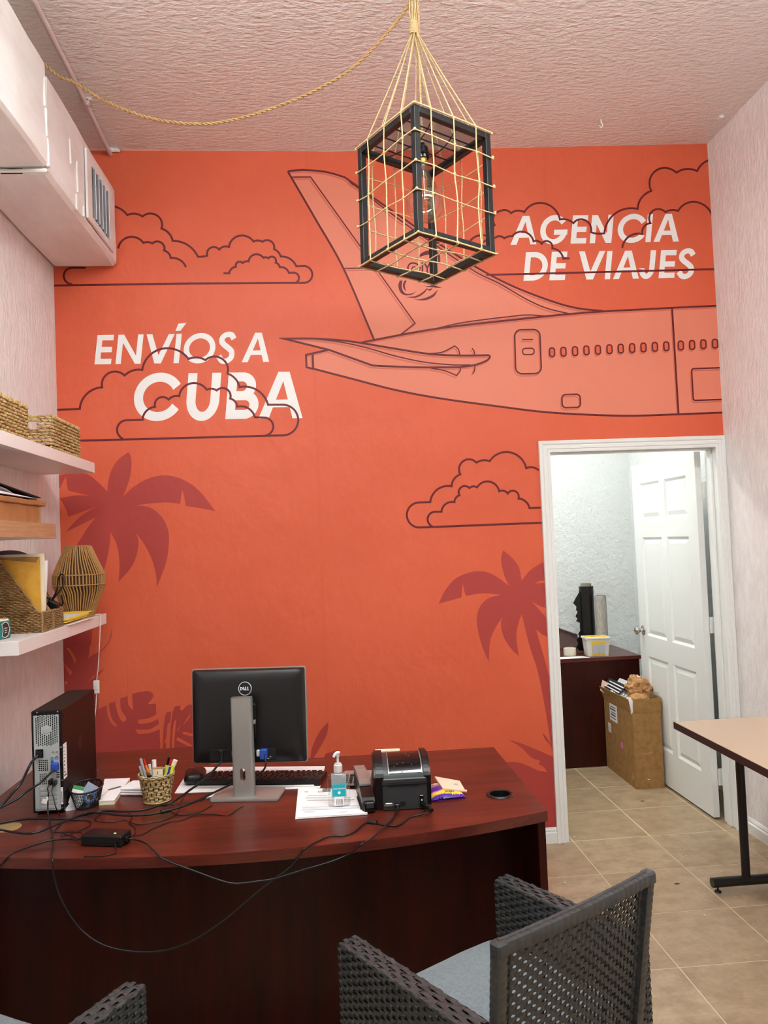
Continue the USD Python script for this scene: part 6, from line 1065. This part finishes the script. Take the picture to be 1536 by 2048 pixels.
def armchair(label, loc, rz, group):
    t = thing('woven_armchair', label, 'chair', loc, rz, group)
    AH, AF, AB, AX, AT = .630, .250, -.215, .265, .054                 # arm height, front, back, centre, thickness
    for s in (-1, 1):
        xo, xi = s*(AX+AT/2), s*(AX-AT/2)
        a = obj('arm', bx(min(xo, xi)+.005, max(xo, xi)-.005, AB+.006, AF-.006, .10, AH-.006), 'rattan_core', t)
        L, H = AF-AB, AH-.098
        for x, n in ((xo, s), (xi, -s)):
            m = ribbon_weave(L, H, .0215, .0094, .0090, .0085, .0021, seed=int(10+s*3+n))
            obj('woven_side', panel_at(m, (x, AB if n > 0 else AF, .098), (0, n, 0), (0, 0, 1)), 'rattan', a, smooth=True, kind='stuff')
        for y, n in ((AF, 1), (AB, -1)):
            m = ribbon_weave(AT, H, .0215, .0094, .0090, .0085, .0021, seed=20+n); obj('woven_end', panel_at(m, (s*AX+n*AT/2, y, .098), (-n, 0, 0), (0, 0, 1)), 'rattan', a, smooth=True, kind='stuff')
        m = ribbon_weave(L, AT, .026, .0125, .0118, .0115, .0019, seed=31); obj('woven_top', panel_at(m, (s*AX+AT/2, AB, AH), (0, 1, 0), (-1, 0, 0)), 'rattan', a, smooth=True, kind='stuff')
        for x in (xo, xi): obj('edge_roll', wrapped([(x-np.sign(x-s*AX)*.004, AB+.004, AH-.004), (x-np.sign(x-s*AX)*.004, AF-.004, AH-.004), ], .0050, .026, 8), 'rattan', a, smooth=True)
        for y in (AF-.022, AB+.022): obj('leg', cyl((s*AX, y, 0), (s*AX, y, .12), .018, 12), 'rattan_core', t)
    obj('seat_frame', join(bx(-.238, .238, -.20, .235, .385, .425, .004)), 'rattan_core', t)
    m = ribbon_weave(.476, .09, .0215, .0094, .0090, .0085, .0021, seed=5); obj('seat_apron', panel_at(m, (.238, .238, .335), (-1, 0, 0), (0, 0, 1)), 'rattan', t, smooth=True, kind='stuff')
    # back: bottom at seat level, top leaning out behind the arms
    B0, B1 = np.array([0, -.200, .335]), np.array([0, -.258, .800]); up = B1-B0; H = np.linalg.norm(up); up /= H; HW0, HW1 = .224, .243
    bk_ = obj('backrest', join(*[cyl(B0+[x, 0, 0], B0+[x*1.06, 0, 0]+up*H*.97, .0035, 6) for x in np.linspace(-.20, .20, 5)]), 'rattan_core', t)
    m = ribbon_weave(.43, H-.028, .0140, .0128, .0106, .0080, .0021, seed=7); v, f = m; yq = v[:, 1]/(H-.028); xq = (v[:, 0]-.215)*(1+.06*yq); bow = -.008*(1-(xq/.22)**2)*0.9
    V = B0+np.stack([xq, bow, 0*xq], 1)+up*(v[:, 1:2]+.004)+np.cross([1, 0, 0], up)*v[:, 2:3]; obj('woven_back', (V, f), 'rattan', bk_, smooth=True, kind='stuff')
    for s in (-1, 1): obj('back_post', wrapped([B0+[s*HW0, 0, -.30], B0+[s*HW0, 0, 0], B0+[s*HW1, 0, 0]+up*(H-.004)], .0132, .0165, 16, True), 'rattan', bk_, smooth=38)
    tr__ = cr([B1+[x, -.008*(1-(x/HW1)**2), -.008] for x in np.linspace(-HW1, HW1, 7)], 6); obj('top_rail', wrapped(tr__, .0138, .0185, 16, True), 'rattan', bk_, smooth=38); obj('top_rail_braid', wrapped(tr__+np.array([0, .003, .0125]), .0050, .024, 8), 'rattan', bk_, smooth=True)
    for s in (-1, 1): obj('corner_cap', move(bx(-.0150, .0150, -.0150, .0150, -.0150, .0150, .005), B1+[s*HW1, 0, -.008]), 'rattan', bk_)
    # cushion
    X, Y = np.linspace(-.224, .224, 26), np.linspace(-.185, .236, 26); dome = lambda P, Q: .052*np.clip(np.clip(1-(np.abs(P)/.224)**9, 0, 1)*np.clip(1-(np.abs(Q-.0255)/.2105)**9, 0, 1), 0, 1)**.35+.014*np.clip(1-(P/.224)**2, 0, 1)*np.clip(1-((Q-.0255)/.2105)**2, 0, 1)+.003*meshkit.noise(np.stack([P*14, Q*14, 0*P], -1))
    v, f = grid(X, Y, lambda P, Q: .427+dome(P, Q)); lo = v.copy(); lo[:, 2] = .427; v[:, 2] += .022; obj('cushion', join((v, f), (lo, f[:, ::-1])), 'cushion', t, smooth=True, label='grey fabric seat cushion')
    return t
ANG1, ANG2 = math.atan2(.537, .844), math.atan2(-.49, .87)
M1, M2 = np.array([.245, 2.122]), np.array([-.686, 1.985]); f1, f2 = np.array([-math.sin(ANG1), math.cos(ANG1)]), np.array([-math.sin(ANG2), math.cos(ANG2)])
c1, c2 = M1-.25*f1, M2-.25*f2
ch = armchair('grey woven armchair with a grey cushion, seen from behind at the desk front', (c1[0], c1[1], 0), ANG1, None)
copy_of(ch, 'grey woven armchair showing only one arm at the bottom edge', (c2[0], c2[1], 0), ANG2)
